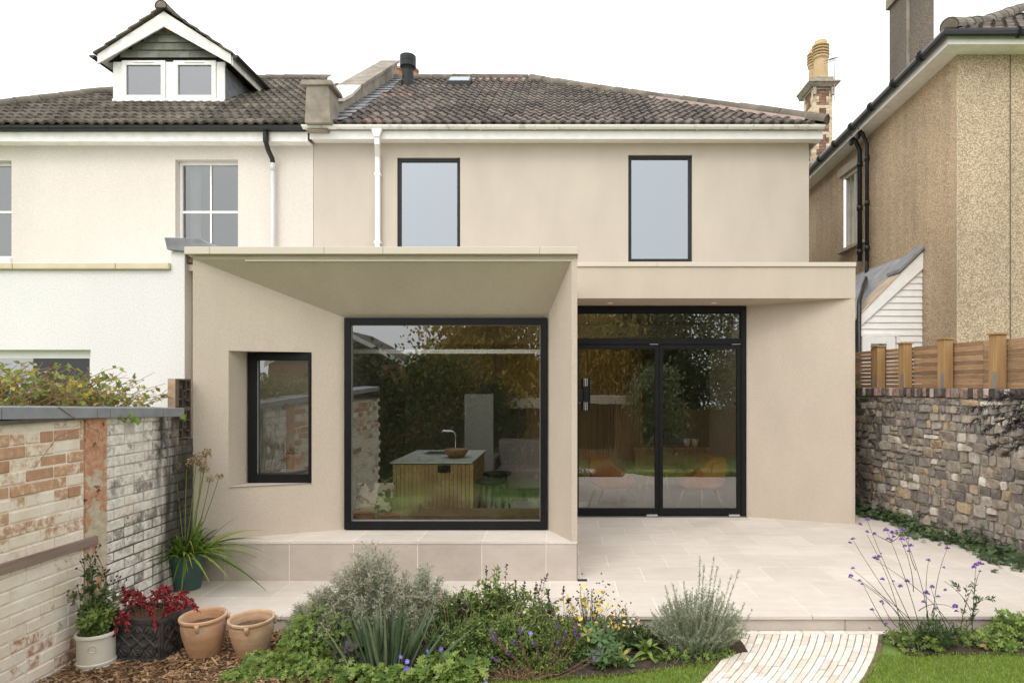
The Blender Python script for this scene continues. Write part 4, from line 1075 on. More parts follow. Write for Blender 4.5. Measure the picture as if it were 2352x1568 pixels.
c = ramp(n, island(n), [(0, (.05, .042, .04)), (.35, (.14, .115, .10)), (.6, (.26, .20, .165)), (.8, (.36, .22, .16)), (1, (.60, .55, .48))]); c = mix(n, 1.0, c, ramp(n, noise(n, 25, 6), [(.3, .5), (.7, 1.3)]), 'MULTIPLY'); L(n, c, b.inputs['Base Color']); b.inputs['Roughness'].default_value = .9; bump(n, b, noise(n, 40, 4), .6, .01)
m.build('coping', cbm2, swl, bevel=.008, seg=2)
tf = thing('timber_fence', 'low cedar slat fence with square pine posts standing on the stone wall', 'fence', (4.3, 7.5, 1.66))
m = MB()
fo = -.19
for k in range(10):
    z0 = 1.672 + k*.0508; s = -.3
    cut = [0.2, 2.2, 3.3, 4.4, 5.6, SLn]
    for a, b in zip(cut, cut[1:]):
        gap = .009 if b < 2.4 else .0035
        pa, pb = W3(a+.002, z0, fo), W3(b-.002, z0, fo); d2 = np.array((*sn_, 0))*.009; dz = rng.normal(0, .0015)
        m.prism([pa - d2, pb - d2, pb - d2 + (0, 0, .0508-gap+dz), pa - d2 + (0, 0, .0508-gap+dz)], d2*2)
m.build('slat_panel', CEDAR, tf)
for xpx, top in ((1990, 800), (2018, 797), (2079, 790), (2171, 780), (2291, 769), (2440, 757)):
    if xpx == 1990: continue
    k = (xpx-VX)/F
    o = -.10
    # distance along the fence where it crosses this sight line
    base = SA + sn_*o; s = (k*base[1] - base[0])/(su[0] - k*su[1]); p = W3(s, 0, o)
    ztop = pz(top, p[1]); hw = .056
    U, V3 = np.array((*su, 0)), np.array((*sn_, 0))
    m = MB(); m.obox((p[0], p[1], (1.668+ztop)/2), U*hw, V3*hw, (0, 0, (ztop-1.668)/2)); po = m.build('fence_post', POSTM, tf, bevel=.004)
    m = MB(); m.obox((p[0], p[1], ztop+.009), U*(hw+.015), V3*(hw+.015), (0, 0, .009)); m.build('post_cap', POSTM, po, bevel=.003)
    m = MB(); q = p + V3*(hw+.003) + U*.024; m.obox((q[0], q[1], 1.668+.085), U*.022, V3*.002, (0, 0, .085))
    for dz in (.03, .14): m.obox((q[0]+V3[0]*.003, q[1]+V3[1]*.003, 1.668+dz), U*.005, V3*.002, (0, 0, .005))
    m.build('bracket', GALV, po)

# ================================================================ brick path
pth = MB(); shadow_bed = MB()
xl = lambda Y: 1.29 - (YPE-Y)*.36 - .17*(YPE-Y)**2
wid = lambda Y: 1.06 - .11*(YPE-Y)
nC = 19
Yt = YPE - .06
for c in range(nC):
    y = Yt - rng.uniform(0, .12)
    y_end = Yt
    while y_end > 2.8:
        y2 = y
        if y_end - y2 > .02:
            k0, k1 = (c+.045)/nC, (c+.955)/nC; g_ = .004
            ya, yb_ = y_end-g_, y2+g_; zz_ = -.108 + rng.normal(0, .0015)
            A4 = [(xl(ya)+wid(ya)*k0, ya), (xl(ya)+wid(ya)*k1, ya), (xl(yb_)+wid(yb_)*k1, yb_), (xl(yb_)+wid(yb_)*k0, yb_)]
            pth.plan(A4[::-1], -.16, zz_)
        y_end = y2; y = y2 - rng.choice([.11, .13, .145, .16])
x = 1.29
while x < 2.33: pth.box(x+.002, x+.158, YPE-.056, YPE-.002, -.16, -.108+rng.normal(0, .001)); x += .16
pm, n, b = nodes('pale_paver')
c = ramp(n, island(n), [(0, (.62, .54, .45)), (.4, (.72, .66, .58)), (1, (.80, .76, .69))]); c = mix(n, 1.0, c, ramp(n, noise(n, 18, 6), [(.3, .85), (.65, 1.05)]), 'MULTIPLY'); c = mix(n, maprange(n, noise(n, 4, 4), .60, .72, 0, .35), c, (.42, .33, .22)); L(n, c, b.inputs['Base Color']); b.inputs['Roughness'].default_value = .85; bump(n, b, noise(n, 50, 4), .35, .004)
path = pth.build('path', pm, bevel=.004, seg=2, kind='structure')
m = MB(); ys_ = np.linspace(2.8, YPE, 24)
for a, b in zip(ys_, ys_[1:]): m.quad((xl(a)-.03, a, -.118), (xl(a)+wid(a)+.03, a, -.118), (xl(b)+wid(b)+.03, b, -.118), (xl(b)-.03, b, -.118))
m.build('joint_sand', M('dark_joint', (.15, .11, .07), .95, .3, 20), path)

# ================================================================ soil, mulch, grass
soil = M('dark_soil', (.055, .038, .026), .95, .4, 25, .8, 40, dist=.02)
m = MB(); nx_, ny_ = 90, 24
def bedfront(X): return np.interp(X, [-3.3, -2.2, -1.2, -.75, .3, .9, 1.3], [3.6, 3.6, 3.7, 4.10, 4.18, 4.36, 4.5])
X = np.linspace(-3.19, 1.27, nx_); T = np.linspace(0, 1, ny_)
V = np.array([(x, bedfront(x) + (YPE+.03-bedfront(x))*t, -.118 + .02*math.sin(math.pi*min(1, t*1.4))*(x > -1.5) + rng.normal(0, .003)) for x in X for t in T])
i = np.arange(nx_-1)[:, None]*ny_; j = np.arange(ny_-1)[None]; q = np.stack([i+j, i+ny_+j, i+ny_+j+1, i+j+1], -1).reshape(-1, 4)
m.addn(V, q)
X = np.linspace(2.34, 5.2, 50); bf2 = lambda x: np.interp(x, [2.3, 3, 5], [4.50, 4.52, 4.50])
V = np.array([(x, bf2(x) + (YPE+.03-bf2(x))*t, -.115 + rng.normal(0, .003)) for x in X for t in T])
i = np.arange(49)[:, None]*ny_; m.addn(V, np.stack([i+j, i+ny_+j, i+ny_+j+1, i+j+1], -1).reshape(-1, 4))
m.build('soil', soil, smooth=True, kind='structure')
def chips(n, X0, X1, Y0, Y1, z, keep=None):
    mm = MB(); P = np.column_stack([rng.uniform(X0, X1, n), rng.uniform(Y0, Y1, n), z + rng.uniform(0, .022, n)])
    if keep is not None: P = P[keep(P)]
    n = len(P); a = rng.uniform(0, 2*math.pi, n); Ls = rng.gamma(3, .006, n)+.006; ws = rng.uniform(.003, .010, n)
    D = np.column_stack([np.cos(a), np.sin(a), rng.normal(0, .22, n)]); D /= np.linalg.norm(D, axis=1)[:, None]
    S = np.cross(D, np.column_stack([rng.normal(0, .35, n), rng.normal(0, .35, n), np.ones(n)])); S /= np.linalg.norm(S, axis=1)[:, None]; U = np.cross(S, D)
    dl, ds, du = D*Ls[:, None], S*ws[:, None], U*(rng.uniform(.001, .003, n))[:, None]
    V = np.stack([P-dl-ds*.7-du, P+dl-ds-du, P+dl*.9+ds-du, P-dl+ds*.8-du, P-dl-ds*.7+du, P+dl-ds+du, P+dl*.9+ds+du, P-dl+ds*.8+du], 1)
    o = np.arange(n)[:, None, None]*8; f = (o + np.array([(0,3,2,1),(4,5,6,7),(0,1,5,4),(1,2,6,5),(2,3,7,6),(3,0,4,7)])[None]).reshape(-1, 4)
    return mm.addn(V.reshape(-1, 3), f)
bark = leaf_mat('bark_chip', [(0, (.055, .032, .018)), (.4, (.16, .09, .045)), (.75, (.30, .18, .09)), (1, (.48, .33, .19))], .85, 0)
chips(15000, -3.17, -1.05, 3.5, 4.92, -.115, lambda P: rng.random(len(P)) < np.clip((-1.15-P[:, 0])*3 + (4.6-P[:, 1])*.8, 0, 1)).build('bark_mulch', bark, kind='stuff')
grassm = leaf_mat('grass_blade', [(0, (.15, .24, .03)), (.5, (.25, .37, .055)), (.85, (.36, .46, .09)), (1, (.50, .48, .17))], .55, .4)
def grass(n, X0, X1, Y0, Y1, keep):
    P = np.column_stack([rng.uniform(X0, X1, n), rng.uniform(Y0, Y1, n), np.full(n, -.128)]); P = P[keep(P)]; n = len(P)
    D = np.column_stack([rng.normal(0, .35, n), rng.normal(0, .35, n), np.ones(n)])
    mm = MB(); mm.blades(P, D, rng.uniform(.02, .05, n), rng.uniform(.0022, .004, n), 2, rng.uniform(.1, .6, n)); return mm
XL_ = lambda Y: 1.29 - (YPE-Y)*.36 - .17*(YPE-Y)**2
k1 = lambda P: (P[:, 1] < np.interp(P[:, 0], [-3.3, -2.2, -1.2, -.75, .3, .9, 1.3], [3.6, 3.6, 3.7, 4.10, 4.20, 4.38, 4.5]) + rng.normal(0, .012, len(P))) & (P[:, 0] < XL_(P[:, 1]) + rng.normal(0, .008, len(P)))
k2 = lambda P: (P[:, 1] < 4.53 + rng.normal(0, .012, len(P))) & (P[:, 0] > XL_(P[:, 1]) + 1.06 - .11*(YPE-P[:, 1]) + rng.normal(0, .012, len(P)))
g = grass(60000, -1.3, 1.1, 3.3, 4.5, k1); g2 = grass(60000, 1.5, 4.2, 3.4, 4.6, k2)
for mm in (g2,):
    for v, a in zip(mm.v, [None]): pass
gg = MB()
for mm in (g, g2):
    for v, (k, fs_) in zip(mm.v, [(4, mm.f[4])]): gg.addn(v, np.vstack(fs_))
gg.build('grass', grassm, kind='stuff')

# ================================================================ plants
LM = {
 'silver': leaf_mat('silver_leaf', [(0, (.30, .37, .25)), (.5, (.50, .58, .42)), (1, (.78, .84, .68))], .7, .45),
 'rosemary': leaf_mat('rosemary_leaf', [(0, (.16, .20, .115)), (.5, (.28, .33, .20)), (1, (.45, .50, .33))], .65, .2),
 'green': leaf_mat('mid_green_leaf', [(0, (.06, .11, .025)), (.5, (.14, .21, .045)), (1, (.32, .40, .10))], .5, .3),
 'salvia': leaf_mat('salvia_leaf', [(0, (.07, .12, .03)), (.5, (.18, .26, .065)), (1, (.40, .47, .15))], .5, .3),
 'bright': leaf_mat('bright_green_leaf', [(0, (.075, .14, .025)), (.5, (.17, .26, .05)), (1, (.34, .43, .11))], .5, .3),
 'dark': leaf_mat('dark_green_leaf', [(0, (.03, .055, .02)), (.5, (.07, .12, .04)), (1, (.16, .23, .085))], .5, .25),
 'iris': leaf_mat('iris_blade', [(0, (.07, .12, .065)), (.6, (.14, .20, .11)), (.92, (.21, .26, .14)), (1, (.55, .42, .17))], .5, .2),
 'agap': leaf_mat('strap_leaf', [(0, (.06, .12, .02)), (.55, (.16, .27, .045)), (.9, (.36, .46, .08)), (1, (.5, .42, .10))], .45, .35),
 'red': leaf_mat('red_leaf', [(0, (.14, .012, .02)), (.5, (.33, .028, .045)), (1, (.55, .12, .11))], .5, .3),
 'autumn': leaf_mat('autumn_leaf', [(0, (.13, .19, .05)), (.4, (.24, .30, .08)), (.75, (.42, .41, .11)), (.93, (.55, .40, .08)), (1, (.14, .07, .035))], .55, .35),
 'heuch': leaf_mat('dusky_leaf', [(0, (.03, .028, .026)), (1, (.10, .085, .08))], .5, .1),
 'maple': leaf_mat('maple_leaf', [(0, (.022, .019, .022)), (1, (.085, .068, .07))], .6, .1),
}
def stem_mat(n_, c): return M(n_, c, .8, .25, 20)
SG = stem_mat('green_stem', (0.150, 0.195, 0.068)); SBr = stem_mat('brown_stem', (0.225, 0.135, 0.075)); SSil = stem_mat('silver_stem', (0.375, 0.360, 0.270)); STw = stem_mat('twig', (.26, .155, .09)); SDk = stem_mat('dark_stem', (.05, .042, .03))

def curves(base, n, rx, ry, h, up=.5, spread=.25, hmin=.35, lean=(0, 0)):
    """n stems from round the base to points of an uneven dome; returns list of (5,3) arrays"""
    out = []
    for i in range(n):
        a = rng.uniform(0, 2*math.pi); r = math.sqrt(rng.random())
        hh = h*max(hmin, math.sqrt(max(0, 1 - (r*.97)**2)))*rng.uniform(.72, 1.06)
        tip = np.array((rx*r*math.cos(a) + lean[0]*hh, ry*r*math.sin(a) + lean[1]*hh, hh))
        b0 = np.array((rx*spread*r*math.cos(a), ry*spread*r*math.sin(a), 0)) + rng.normal(0, .01, 3)*(1, 1, 0)
        c = b0*.5 + tip*.5*np.array((1-up, 1-up, 1)) + np.array((b0[0]*up*.5, b0[1]*up*.5, tip[2]*.12)) + rng.normal(0, .012, 3)
        t = np.linspace(0, 1, 6)[:, None]
        out.append(np.array(base) + (1-t)**2*b0 + 2*t*(1-t)*c + t**2*tip)
    return out
def along(cs, k, t0=.2, t1=1.0):
    P, D = [], []
    for c in cs:
        t = np.sort(rng.uniform(t0, t1, k))*(len(c)-1); i = np.minimum(t.astype(int), len(c)-2); f = (t-i)[:, None]
        P.append(c[i]*(1-f) + c[i+1]*f); D.append(c[i+1]-c[i])
    P = np.vstack(P); D = np.vstack(D); D /= np.linalg.norm(D, axis=1)[:, None] + 1e-9
    return P, D
def outw(D, ang, n=None):
    """directions leaving stems D at about angle ang"""
    r = rng.normal(size=D.shape); r -= (r*D).sum(1)[:, None]*D; r /= np.linalg.norm(r, axis=1)[:, None]
    a = np.broadcast_to(ang, (len(D),))[:, None] + rng.normal(0, .15, (len(D), 1))
    return D*np.cos(a) + r*np.sin(a)
def stems_mesh(cs, r0=.003, r1=.0015, n=4):
    mm = MB()
    for c in cs: mm.tube(c, r0, n, r1, cap=False)
    return mm
def bush(name, label, cat, base, rx, ry, h, n, k, Ll, Lw, lm, sm, ang=.9, group=None, up=.5, t0=.2, hmin=.35, lean=(0, 0), r0=.003, th=None, spread=.25, fold=.15, bend=.12):
    o = th or thing(name, label, cat, base, group)
    cs = curves(base, n, rx, ry, h, up, spread, hmin, lean)
    stems_mesh(cs, r0, r0*.5).build('stem', sm, o)
    P, D = along(cs, k, t0); m = MB(); nn = len(P)
    m.leaves(P, outw(D, ang), rng.uniform(.65, 1.25, nn)*Ll, rng.uniform(.7, 1.2, nn)*Lw, fold, bend)
    m.build('foliage', lm, o)
    return o, cs

def gp(x, Y, z=ZG): return (px(x, Y), Y, z)
# silver artemisia: three mounds of finely cut leaves
for lab, xp, Yp, top, hwp, n in (('tallest silver grey feathery shrub rising to a peak in front of the limestone plinth', 852, 4.72, 1262, 118, 130),
                              ('rounded silver feathery shrub right of the tallest silver shrub', 968, 4.70, 1300, 80, 90),
                              ('low greener feathery shrub left of the tallest silver shrub, spilling over the patio edge', 742, 4.66, 1356, 84, 90)):
    h_ = pz(top, Yp) - ZG; rx_ = hwp*Yp/F
    o, cs = bush('silver_shrub', lab, 'shrub', gp(xp, Yp), rx_, .24, h_, int(n*1.3), 34, .036, .008, LM['silver'] if hwp != 84 else leaf_mat('grey_green_leaf', [(0, (.16, .22, .09)), (.5, (.32, .40, .21)), (1, (.54, .62, .40))], .65, .3), SSil, .95, 'silver feathery shrubs', t0=.15, hmin=.5)
    P, D = along(cs, 40, .3); m = MB(); D2 = outw(D, .8); 
    # each leaf is cut into fine segments
    for s_ in range(4): m.leaves(P + D2*.012*s_, outw(D2, .55), rng.uniform(.016, .030, len(P)), .0055, .1)
    m.build('leaf_segment', o.children[1].data.materials[0], o)
# iris fan
o = thing('iris_clump', 'fan of upright sword shaped grey green leaves in the middle of the bed', 'iris', gp(888, 4.24))
n = 120; P = np.column_stack([px(890, 4.24) + rng.normal(0, .085, n), 4.24 + rng.normal(0, .04, n), np.full(n, ZG)])
D = np.column_stack([(P[:, 0]-px(890, 4.24))*3.4 + rng.normal(0, .10, n), rng.normal(0, .12, n), np.ones(n)])
m = MB(); m.blades(P, D, rng.uniform(.28, .50, n), rng.uniform(.020, .032, n), 5, rng.uniform(0, .10, n)); m.build('blade', LM['iris'], o)
# mid green ground cover at the left end of the bed
def groundcover(name, label, cat, pts, lm, R0, zlo, zhi, nrm=.6, k=5, w=.55, group=None, kind=None, dome=None):
    P = np.array(pts); n = len(P); base = (P[:, 0].mean(), P[:, 1].mean(), ZG)
    o = thing(name, label, cat, base, group)
    Nn = np.column_stack([rng.normal(0, nrm, n), rng.normal(-.35, nrm, n), np.ones(n)])
    m = MB(); m.palmate(P, Nn, rng.uniform(.7, 1.2, n)*R0, k, 4.6, w); m.build('foliage', lm, o)
    m = MB()
    for p in P[::max(1, n//90)]: m.tube([(p[0]+rng.normal(0, .02), p[1]+rng.normal(0, .02), ZG), p], .002, 4, cap=False)
    m.build('stem', SG, o); return o
def mound(n, xc, yc, rx, ry, h, seed=None, z0=ZG):
    a = rng.uniform(0, 2*math.pi, n); r = np.sqrt(rng.random(n)); prof = np.sqrt(np.clip(1-r**2, 0, 1))
    lump = 1 + .25*np.sin(a*3 + 1) 
    return np.column_stack([xc + rx*r*np.cos(a)*lump, yc + ry*r*np.sin(a), z0 + .01 + h*prof*rng.uniform(.35, 1.08, n)*lump])
pts = np.vstack([mound(1000, px(715, 4.5), 4.5, .25, .24, .27), mound(330, px(615, 4.28), 4.28, .2, .17, .09), mound(300, px(560, 4.12), 4.12, .18, .08, .05), mound(380, px(720, 4.18), 4.16, .26, .14, .11)])
groundcover('leafy_ground_cover', 'mid green scalloped leaves spreading from the second clay pot onto the bark', 'ground cover', pts, LM['bright'], .020, 0, 0)
pts = np.vstack([mound(260, px(850, 4.08), 4.07, .28, .07, .09), mound(330, px(1030, 4.14), 4.12, .24, .12, .13)])
gr = groundcover('cranesbill', 'low cranesbill with cut leaves and violet blue flowers at the front of the bed', 'cranesbill', pts, LM['bright'], .032, 0, 0, k=7, w=.40)
# violet flowers
fm, n, b = nodes('violet_petal'); b.inputs['Base Color'].default_value = (.24, .17, .62, 1); b.inputs['Roughness'].default_value = .6
em, n, b = nodes('pale_eye'); b.inputs['Base Color'].default_value = (.75, .72, .8, 1)
proto = None
for k, (x, y, Yf) in enumerate(((1019, 1510, 4.15), (1013, 1490, 4.2), (983, 1494, 4.2), (921, 1507, 4.12), (935, 1518, 4.1), (934, 1535, 4.07), (880, 1558, 4.05), (831, 1540, 4.08), (1219, 1454, 4.35), (806, 1540, 4.1), (1115, 1566, 4.02))):
    p = np.array(at(x, y, Yf)); rr = .020 if k in (0, 5, 6) else .015
    if k == 0 or True:
        m = MB(); fc = np.array((rng.normal(0, .5), -1, rng.uniform(-.1, .7))); fc /= np.linalg.norm(fc)
        a_ = np.cross(fc, (0, 0, 1.)); a_ /= np.linalg.norm(a_); b_ = np.cross(a_, fc)
        for q in range(5):
            t = q*2*math.pi/5 + .3; d0 = a_*math.cos(t) + b_*math.sin(t); s0_ = -a_*math.sin(t) + b_*math.cos(t)
            m.add([p, p + d0*rr*.5 + s0_*rr*.42 + fc*.003, p + d0*rr*.95 + s0_*rr*.36 + fc*.004, p + d0*rr*1.0 + fc*.003, p + d0*rr*.95 - s0_*rr*.36 + fc*.004, p + d0*rr*.5 - s0_*rr*.42 + fc*.003], [(0, 1, 2, 3, 4, 5)])
        fl = m.build('flower', fm, gr)
        m = MB(); m.lathe([(0, -.002), (.003, 0), (0, .003)], p + fc*.004, 6); m.build('flower_eye', em, fl)
        m = MB(); m.tube([p, p*.5 + np.array((p[0], p[1]+.05, ZG))*.5 + rng.normal(0, .01, 3), (p[0]+rng.normal(0, .02), p[1]+.08, ZG)], .0012, 4, cap=False); m.build('flower_stem', SG, fl)
# dark flowered salvia: big mid green bush behind
o, cs = bush('dark_flowered_salvia', 'bushy mid green salvia with dark maroon flower spikes against the plinth', 'salvia', gp(1150, 4.62), .52, .22, .47, 230, 28, .040, .018, LM['salvia'], SG, 1.1, t0=.1, hmin=.5, up=.35)
mar, n, b = nodes('maroon_flower'); b.inputs['Base Color'].default_value = (.055, .012, .02, 1)
def spike(o, pts_px, Y, mat, sm, t0=.4, k=18, Ll=.010, Lw=.006, name='flower_spike', r=.0012, ang=1.1):
    c = np.array([at(x, y, Y) for x, y in pts_px]); 
    t = np.linspace(0, 1, 8); c = np.column_stack([np.interp(t, np.linspace(0, 1, len(c)), c[:, i]) for i in range(3)])
    m = MB(); P, D = along([c], k, t0, 1); m.leaves(P, outw(D, ang), rng.uniform(.6, 1.3, k)*Ll, Lw); f = m.build(name, mat, o)
    m = MB(); m.tube(c, r, 4, cap=False); m.build('spike_stem', sm, f)
for x0, y0, x1, y1 in ((1113, 1345, 1117, 1298), (1160, 1370, 1163, 1296), (1180, 1360, 1184, 1332), (1195, 1375, 1205, 1336), (1222, 1385, 1232, 1335), (1240, 1375, 1256, 1318), (1262, 1380, 1260, 1352), (1150, 1385, 1148, 1352), (1232, 1390, 1246, 1330), (1296, 1380, 1294, 1345), (1265, 1395, 1258, 1362)):
    spike(o, [(x0, y0+25), ((x0+x1)/2+random.uniform(-3, 3), (y0+y1)/2), (x1, y1)], 4.50, mar, SDk, .35, 34, .016, .010)
for xp, yp in ((1052, 1375), (1068, 1390), (1260, 1400), (1305, 1375), (1054, 1400), (1120, 1385)):
    spike(o, [(xp, yp+20), (xp+2, yp)], 4.42, mar, SDk, .5, 30, .020, .013)
o, cs = bush('pale_shoot_shrub', 'light green leafy shoots standing taller just right of the silver shrubs', 'shrub', gp(1135, 4.64), .17, .12, .56, 20, 16, .036, .013, LM['bright'], SG, .8, t0=.4, up=.2)
# tangled green mass in the middle front
bush('tangled_perennial', 'tangle of small narrow green leaves filling the middle of the bed', 'perennial', gp(1110, 4.38), .40, .18, .34, 200, 28, .032, .013, LM['salvia'], SG, 1.1, hmin=.5, t0=.1, up=.3)
bush('bedding_perennial', 'dense small leaved green plant between the iris and the silver shrubs', 'perennial', gp(1040, 4.52), .26, .15, .42, 120, 26, .026, .010, LM['dark'], SG, 1.0, hmin=.5)
bush('front_perennial', 'mixed low green stems between the purple sage and the hellebore', 'perennial', gp(1300, 4.45), .26, .14, .26, 130, 24, .026, .010, LM['green'], SG, 1.0, hmin=.55, t0=.1)
bush('edge_perennial', 'soft green low plant filling the bed between the fleabane and the rosemary bush', 'perennial', gp(1470, 4.62), .20, .16, .16, 110, 22, .028, .011, LM['dark'], SG, 1.0, hmin=.6, t0=.1)
# purple spiked sage
o = thing('purple_sage', 'sprawling sage with faded brown flower stems tipped with purple', 'sage', gp(1230, 4.25))
pur, n, b = nodes('purple_flower'); b.inputs['Base Color'].default_value = (.19, .085, .36, 1)
brm = leaf_mat('spent_calyx', [(0, (.12, .06, .045)), (1, (.30, .19, .13))], .8, .1)
sp = [((1225, 1555), (1165, 1500), (1127, 1445)), ((1230, 1550), (1150, 1490), (1130, 1462)), ((1235, 1560), (1205, 1500), (1180, 1470)), ((1240, 1560), (1270, 1480), (1282, 1430)), ((1250, 1560), (1310, 1490), (1325, 1432)), ((1255, 1558), (1320, 1490), (1335, 1450)), ((1255, 1560), (1340, 1525), (1378, 1490)), ((1230, 1560), (1170, 1530), (1130, 1510)), ((1220, 1562), (1150, 1545), (1100, 1530)), ((1240, 1560), (1245, 1500), (1225, 1475)), ((1245, 1558), (1290, 1490), (1300, 1450)), ((1225, 1564), (1120, 1550), (1085, 1520)), ((1260, 1562), (1330, 1540), (1370, 1510)), ((1235, 1560), (1190, 1520), (1165, 1495)), ((1250, 1560), (1275, 1500), (1285, 1470)), ((1228, 1556), (1190, 1480), (1196, 1440))]
for q in sp:
    c = np.array([at(x, y, 4.14 + rng.normal(0, .03)) for x, y in q]); t = np.linspace(0, 1, 9)[:, None]; c = (1-t)**2*c[0] + 2*t*(1-t)*c[1] + t**2*c[2]
    m = MB(); P, D = along([c], 110, .3, .92); m.leaves(P, outw(D, 1.1), rng.uniform(.007, .013, 110), .007); st_o = m.build('spent_spike', brm, o)
    m = MB(); m.tube(c, .002, 4, .001, cap=False); m.build('spike_stem', SBr, st_o)
    m = MB(); P, D = along([c], 44, .80, 1); m.leaves(P, outw(D, 1.0), rng.uniform(.008, .015, 44), .008); m.build('flower_tip', pur, st_o)
cs = curves(gp(1230, 4.25), 70, .28, .12, .13, .4, .4, .5); P, D = along(cs, 16, .2); m = MB(); m.leaves(P, outw(D, 1.0), rng.uniform(.02, .034, len(P)), .012); m.build('foliage', LM['green'], o)
cs = curves(gp(1180, 4.14), 50, .32, .08, .08, .4, .5, .5); m = stems_mesh(cs, .0025, .0015); m.build('spent_stem', STw, o)
# coreopsis with yellow flowers and dark buttons
o, cs = bush('yellow_coreopsis', 'airy perennial dotted with small yellow flowers and dark seed buttons', 'coreopsis', gp(1350, 4.62), .24, .16, .42, 110, 12, .022, .004, LM['green'], SDk, .6, t0=.1, hmin=.55, r0=.0014)
yel, n, b = nodes('yellow_petal'); b.inputs['Base Color'].default_value = (.72, .52, .06, 1)
sdm, n, b = nodes('dark_seed_head'); b.inputs['Base Color'].default_value = (.025, .015, .012, 1)
m = MB(); m.palmate(np.zeros((1, 3)), np.array([(0, -.8, 1.)]), .018, 7, 5.4, .55); pro = None; pro2 = None
tips = [c[-1] for c in cs]; k = 0
for t_ in [t0_ + rng.normal(0, .03, 3)*(1, 1, .8) + (0, -.03, 0) for t0_ in (tips + tips)[:96]]:
    if pro is None: pro = m.build('flower', yel, o, local=True); pro.location = t_ - OFF[o.name]
    else: mesh_copy(pro, t_, o, (rng.normal(0, .5), rng.normal(0, .5), rng.uniform(0, 6)), rng.uniform(.6, 1.1))
m2 = MB(); m2.lathe([(0, -.005), (.0055, -.002), (.006, .003), (0, .007)], (0, 0, 0), 6)
for i in range(95):
    c = cs[i % len(cs)]; t_ = c[-1] + rng.normal(0, .05, 3) + (.05, -.02, .03)
    if pro2 is None: pro2 = m2.build('seed_head', sdm, o, local=True); pro2.location = t_ - OFF[o.name]
    else: mesh_copy(pro2, t_, o)
# fleabane, pale daisies
o, cs = bush('pale_fleabane', 'low plant with small cream and pink daisy flowers at the edge of the patio step', 'fleabane', gp(1420, 4.7), .19, .12, .27, 70, 16, .020, .005, LM['green'], SG, .9, hmin=.6, r0=.0015)
dai, n, b = nodes('cream_petal'); b.inputs['Base Color'].default_value = (.70, .60, .47, 1)
m = MB(); m.palmate(np.zeros((1, 3)), np.array([(0, -.8, 1.)]), .013, 9, 5.7, .5); pro = None
for c in cs[:66]:
    t_ = c[-1] + (0, -.02, .008)
    if pro is None: pro = m.build('flower', dai, o, local=True); pro.location = t_ - OFF[o.name]
    else: mesh_copy(pro, t_, o, (rng.normal(0, .4), rng.normal(0, .4), rng.uniform(0, 6)), rng.uniform(.7, 1.15))
bush('slender_shoot', 'single dark upright stem with few leaves beside the grey rosemary bush', 'perennial', gp(1436, 4.72), .03, .03, .33, 3, 12, .03, .009, LM['dark'], SDk, .7, up=.1)
# dead and wispy stems standing through the bed
cs = curves(gp(1080, 4.5), 60, .60, .2, .50, .25, .7, .7); o = thing('dry_stalks', 'thin dry straw coloured stalks standing up through the middle of the bed', 'dry stalks', gp(1080, 4.5))
stems_mesh(cs, .0016, .0008).build('stem', stem_mat('straw_stem', (.36, .29, .16)), o); P, D = along(cs, 7, .35); m = MB(); m.leaves(P, outw(D, .8), rng.uniform(.02, .05, len(P)), .005); m.build('dry_leaf', leaf_mat('straw_leaf', [(0, (.16, .19, .07)), (.6, (.34, .34, .13)), (1, (.52, .42, .20))], .7, .3), o)
groundcover('low_edge_weeds', 'low green weeds on the soil between the rosemary bush and the lawn', 'ground cover', np.vstack([mound(120, px(1560, 4.42), 4.42, .22, .07, .06), mound(80, px(1650, 4.5), 4.5, .09, .08, .06)]), LM['bright'], .018, 0, 0)
# leafy rosettes
def rosette(name, label, cat, base, n, Ll, Lw, lm, h, group=None, flat=.55):
    o = thing(name, label, cat, base, group); a = rng.uniform(0, 2*math.pi, n); e = rng.uniform(.15, 1.25, n)*flat*2
    D = np.column_stack([np.cos(a)*np.cos(e), np.sin(a)*np.cos(e), np.sin(e)]); P = np.array(base) + np.column_stack([np.cos(a)*.01, np.sin(a)*.01, rng.uniform(0, h, n)])
    m = MB(); m.blades(P, D, rng.uniform(.6, 1.15, n)*Ll, rng.uniform(.8, 1.2, n)*Lw, 4, rng.uniform(.2, .5, n)); m.build('leaf', lm, o); return o
pts = np.vstack([mound(90, px(1370, 4.42), 4.42, .15, .12, .22), mound(40, px(1400, 4.32), 4.32, .1, .07, .12)])
groundcover('hellebore', 'fingered dark green hellebore leaves with some yellowing beside the lawn', 'hellebore', pts, leaf_mat('hellebore_leaf', [(0, (.06, .115, .04)), (.6, (.13, .22, .08)), (.93, (.21, .30, .09)), (1, (.65, .45, .06))]), .062, 0, 0, k=5, w=.42)
rosette('leafy_rosette', 'dark green rosette of spoon shaped leaves in front of the rosemary bush', 'perennial', gp(1487, 4.44), 46, .115, .040, LM['green'], .09)
# dusky heuchera and the red leaf
groundcover('dusky_heuchera', 'dark grey purple lobed leaves left of the iris', 'heuchera', mound(46, px(810, 4.24), 4.24, .13, .08, .17), LM['heuch'], .045, 0, 0, k=5, w=.75)
o = rosette('purple_leaf_plant', 'single long dark red leaf lying at the front edge of the bed', 'perennial', gp(735, 4.07), 3, .13, .034, leaf_mat('dark_red_leaf', [(0, (.035, .012, .015)), (1, (.07, .02, .02))], .45, .1), .01, flat=.2)
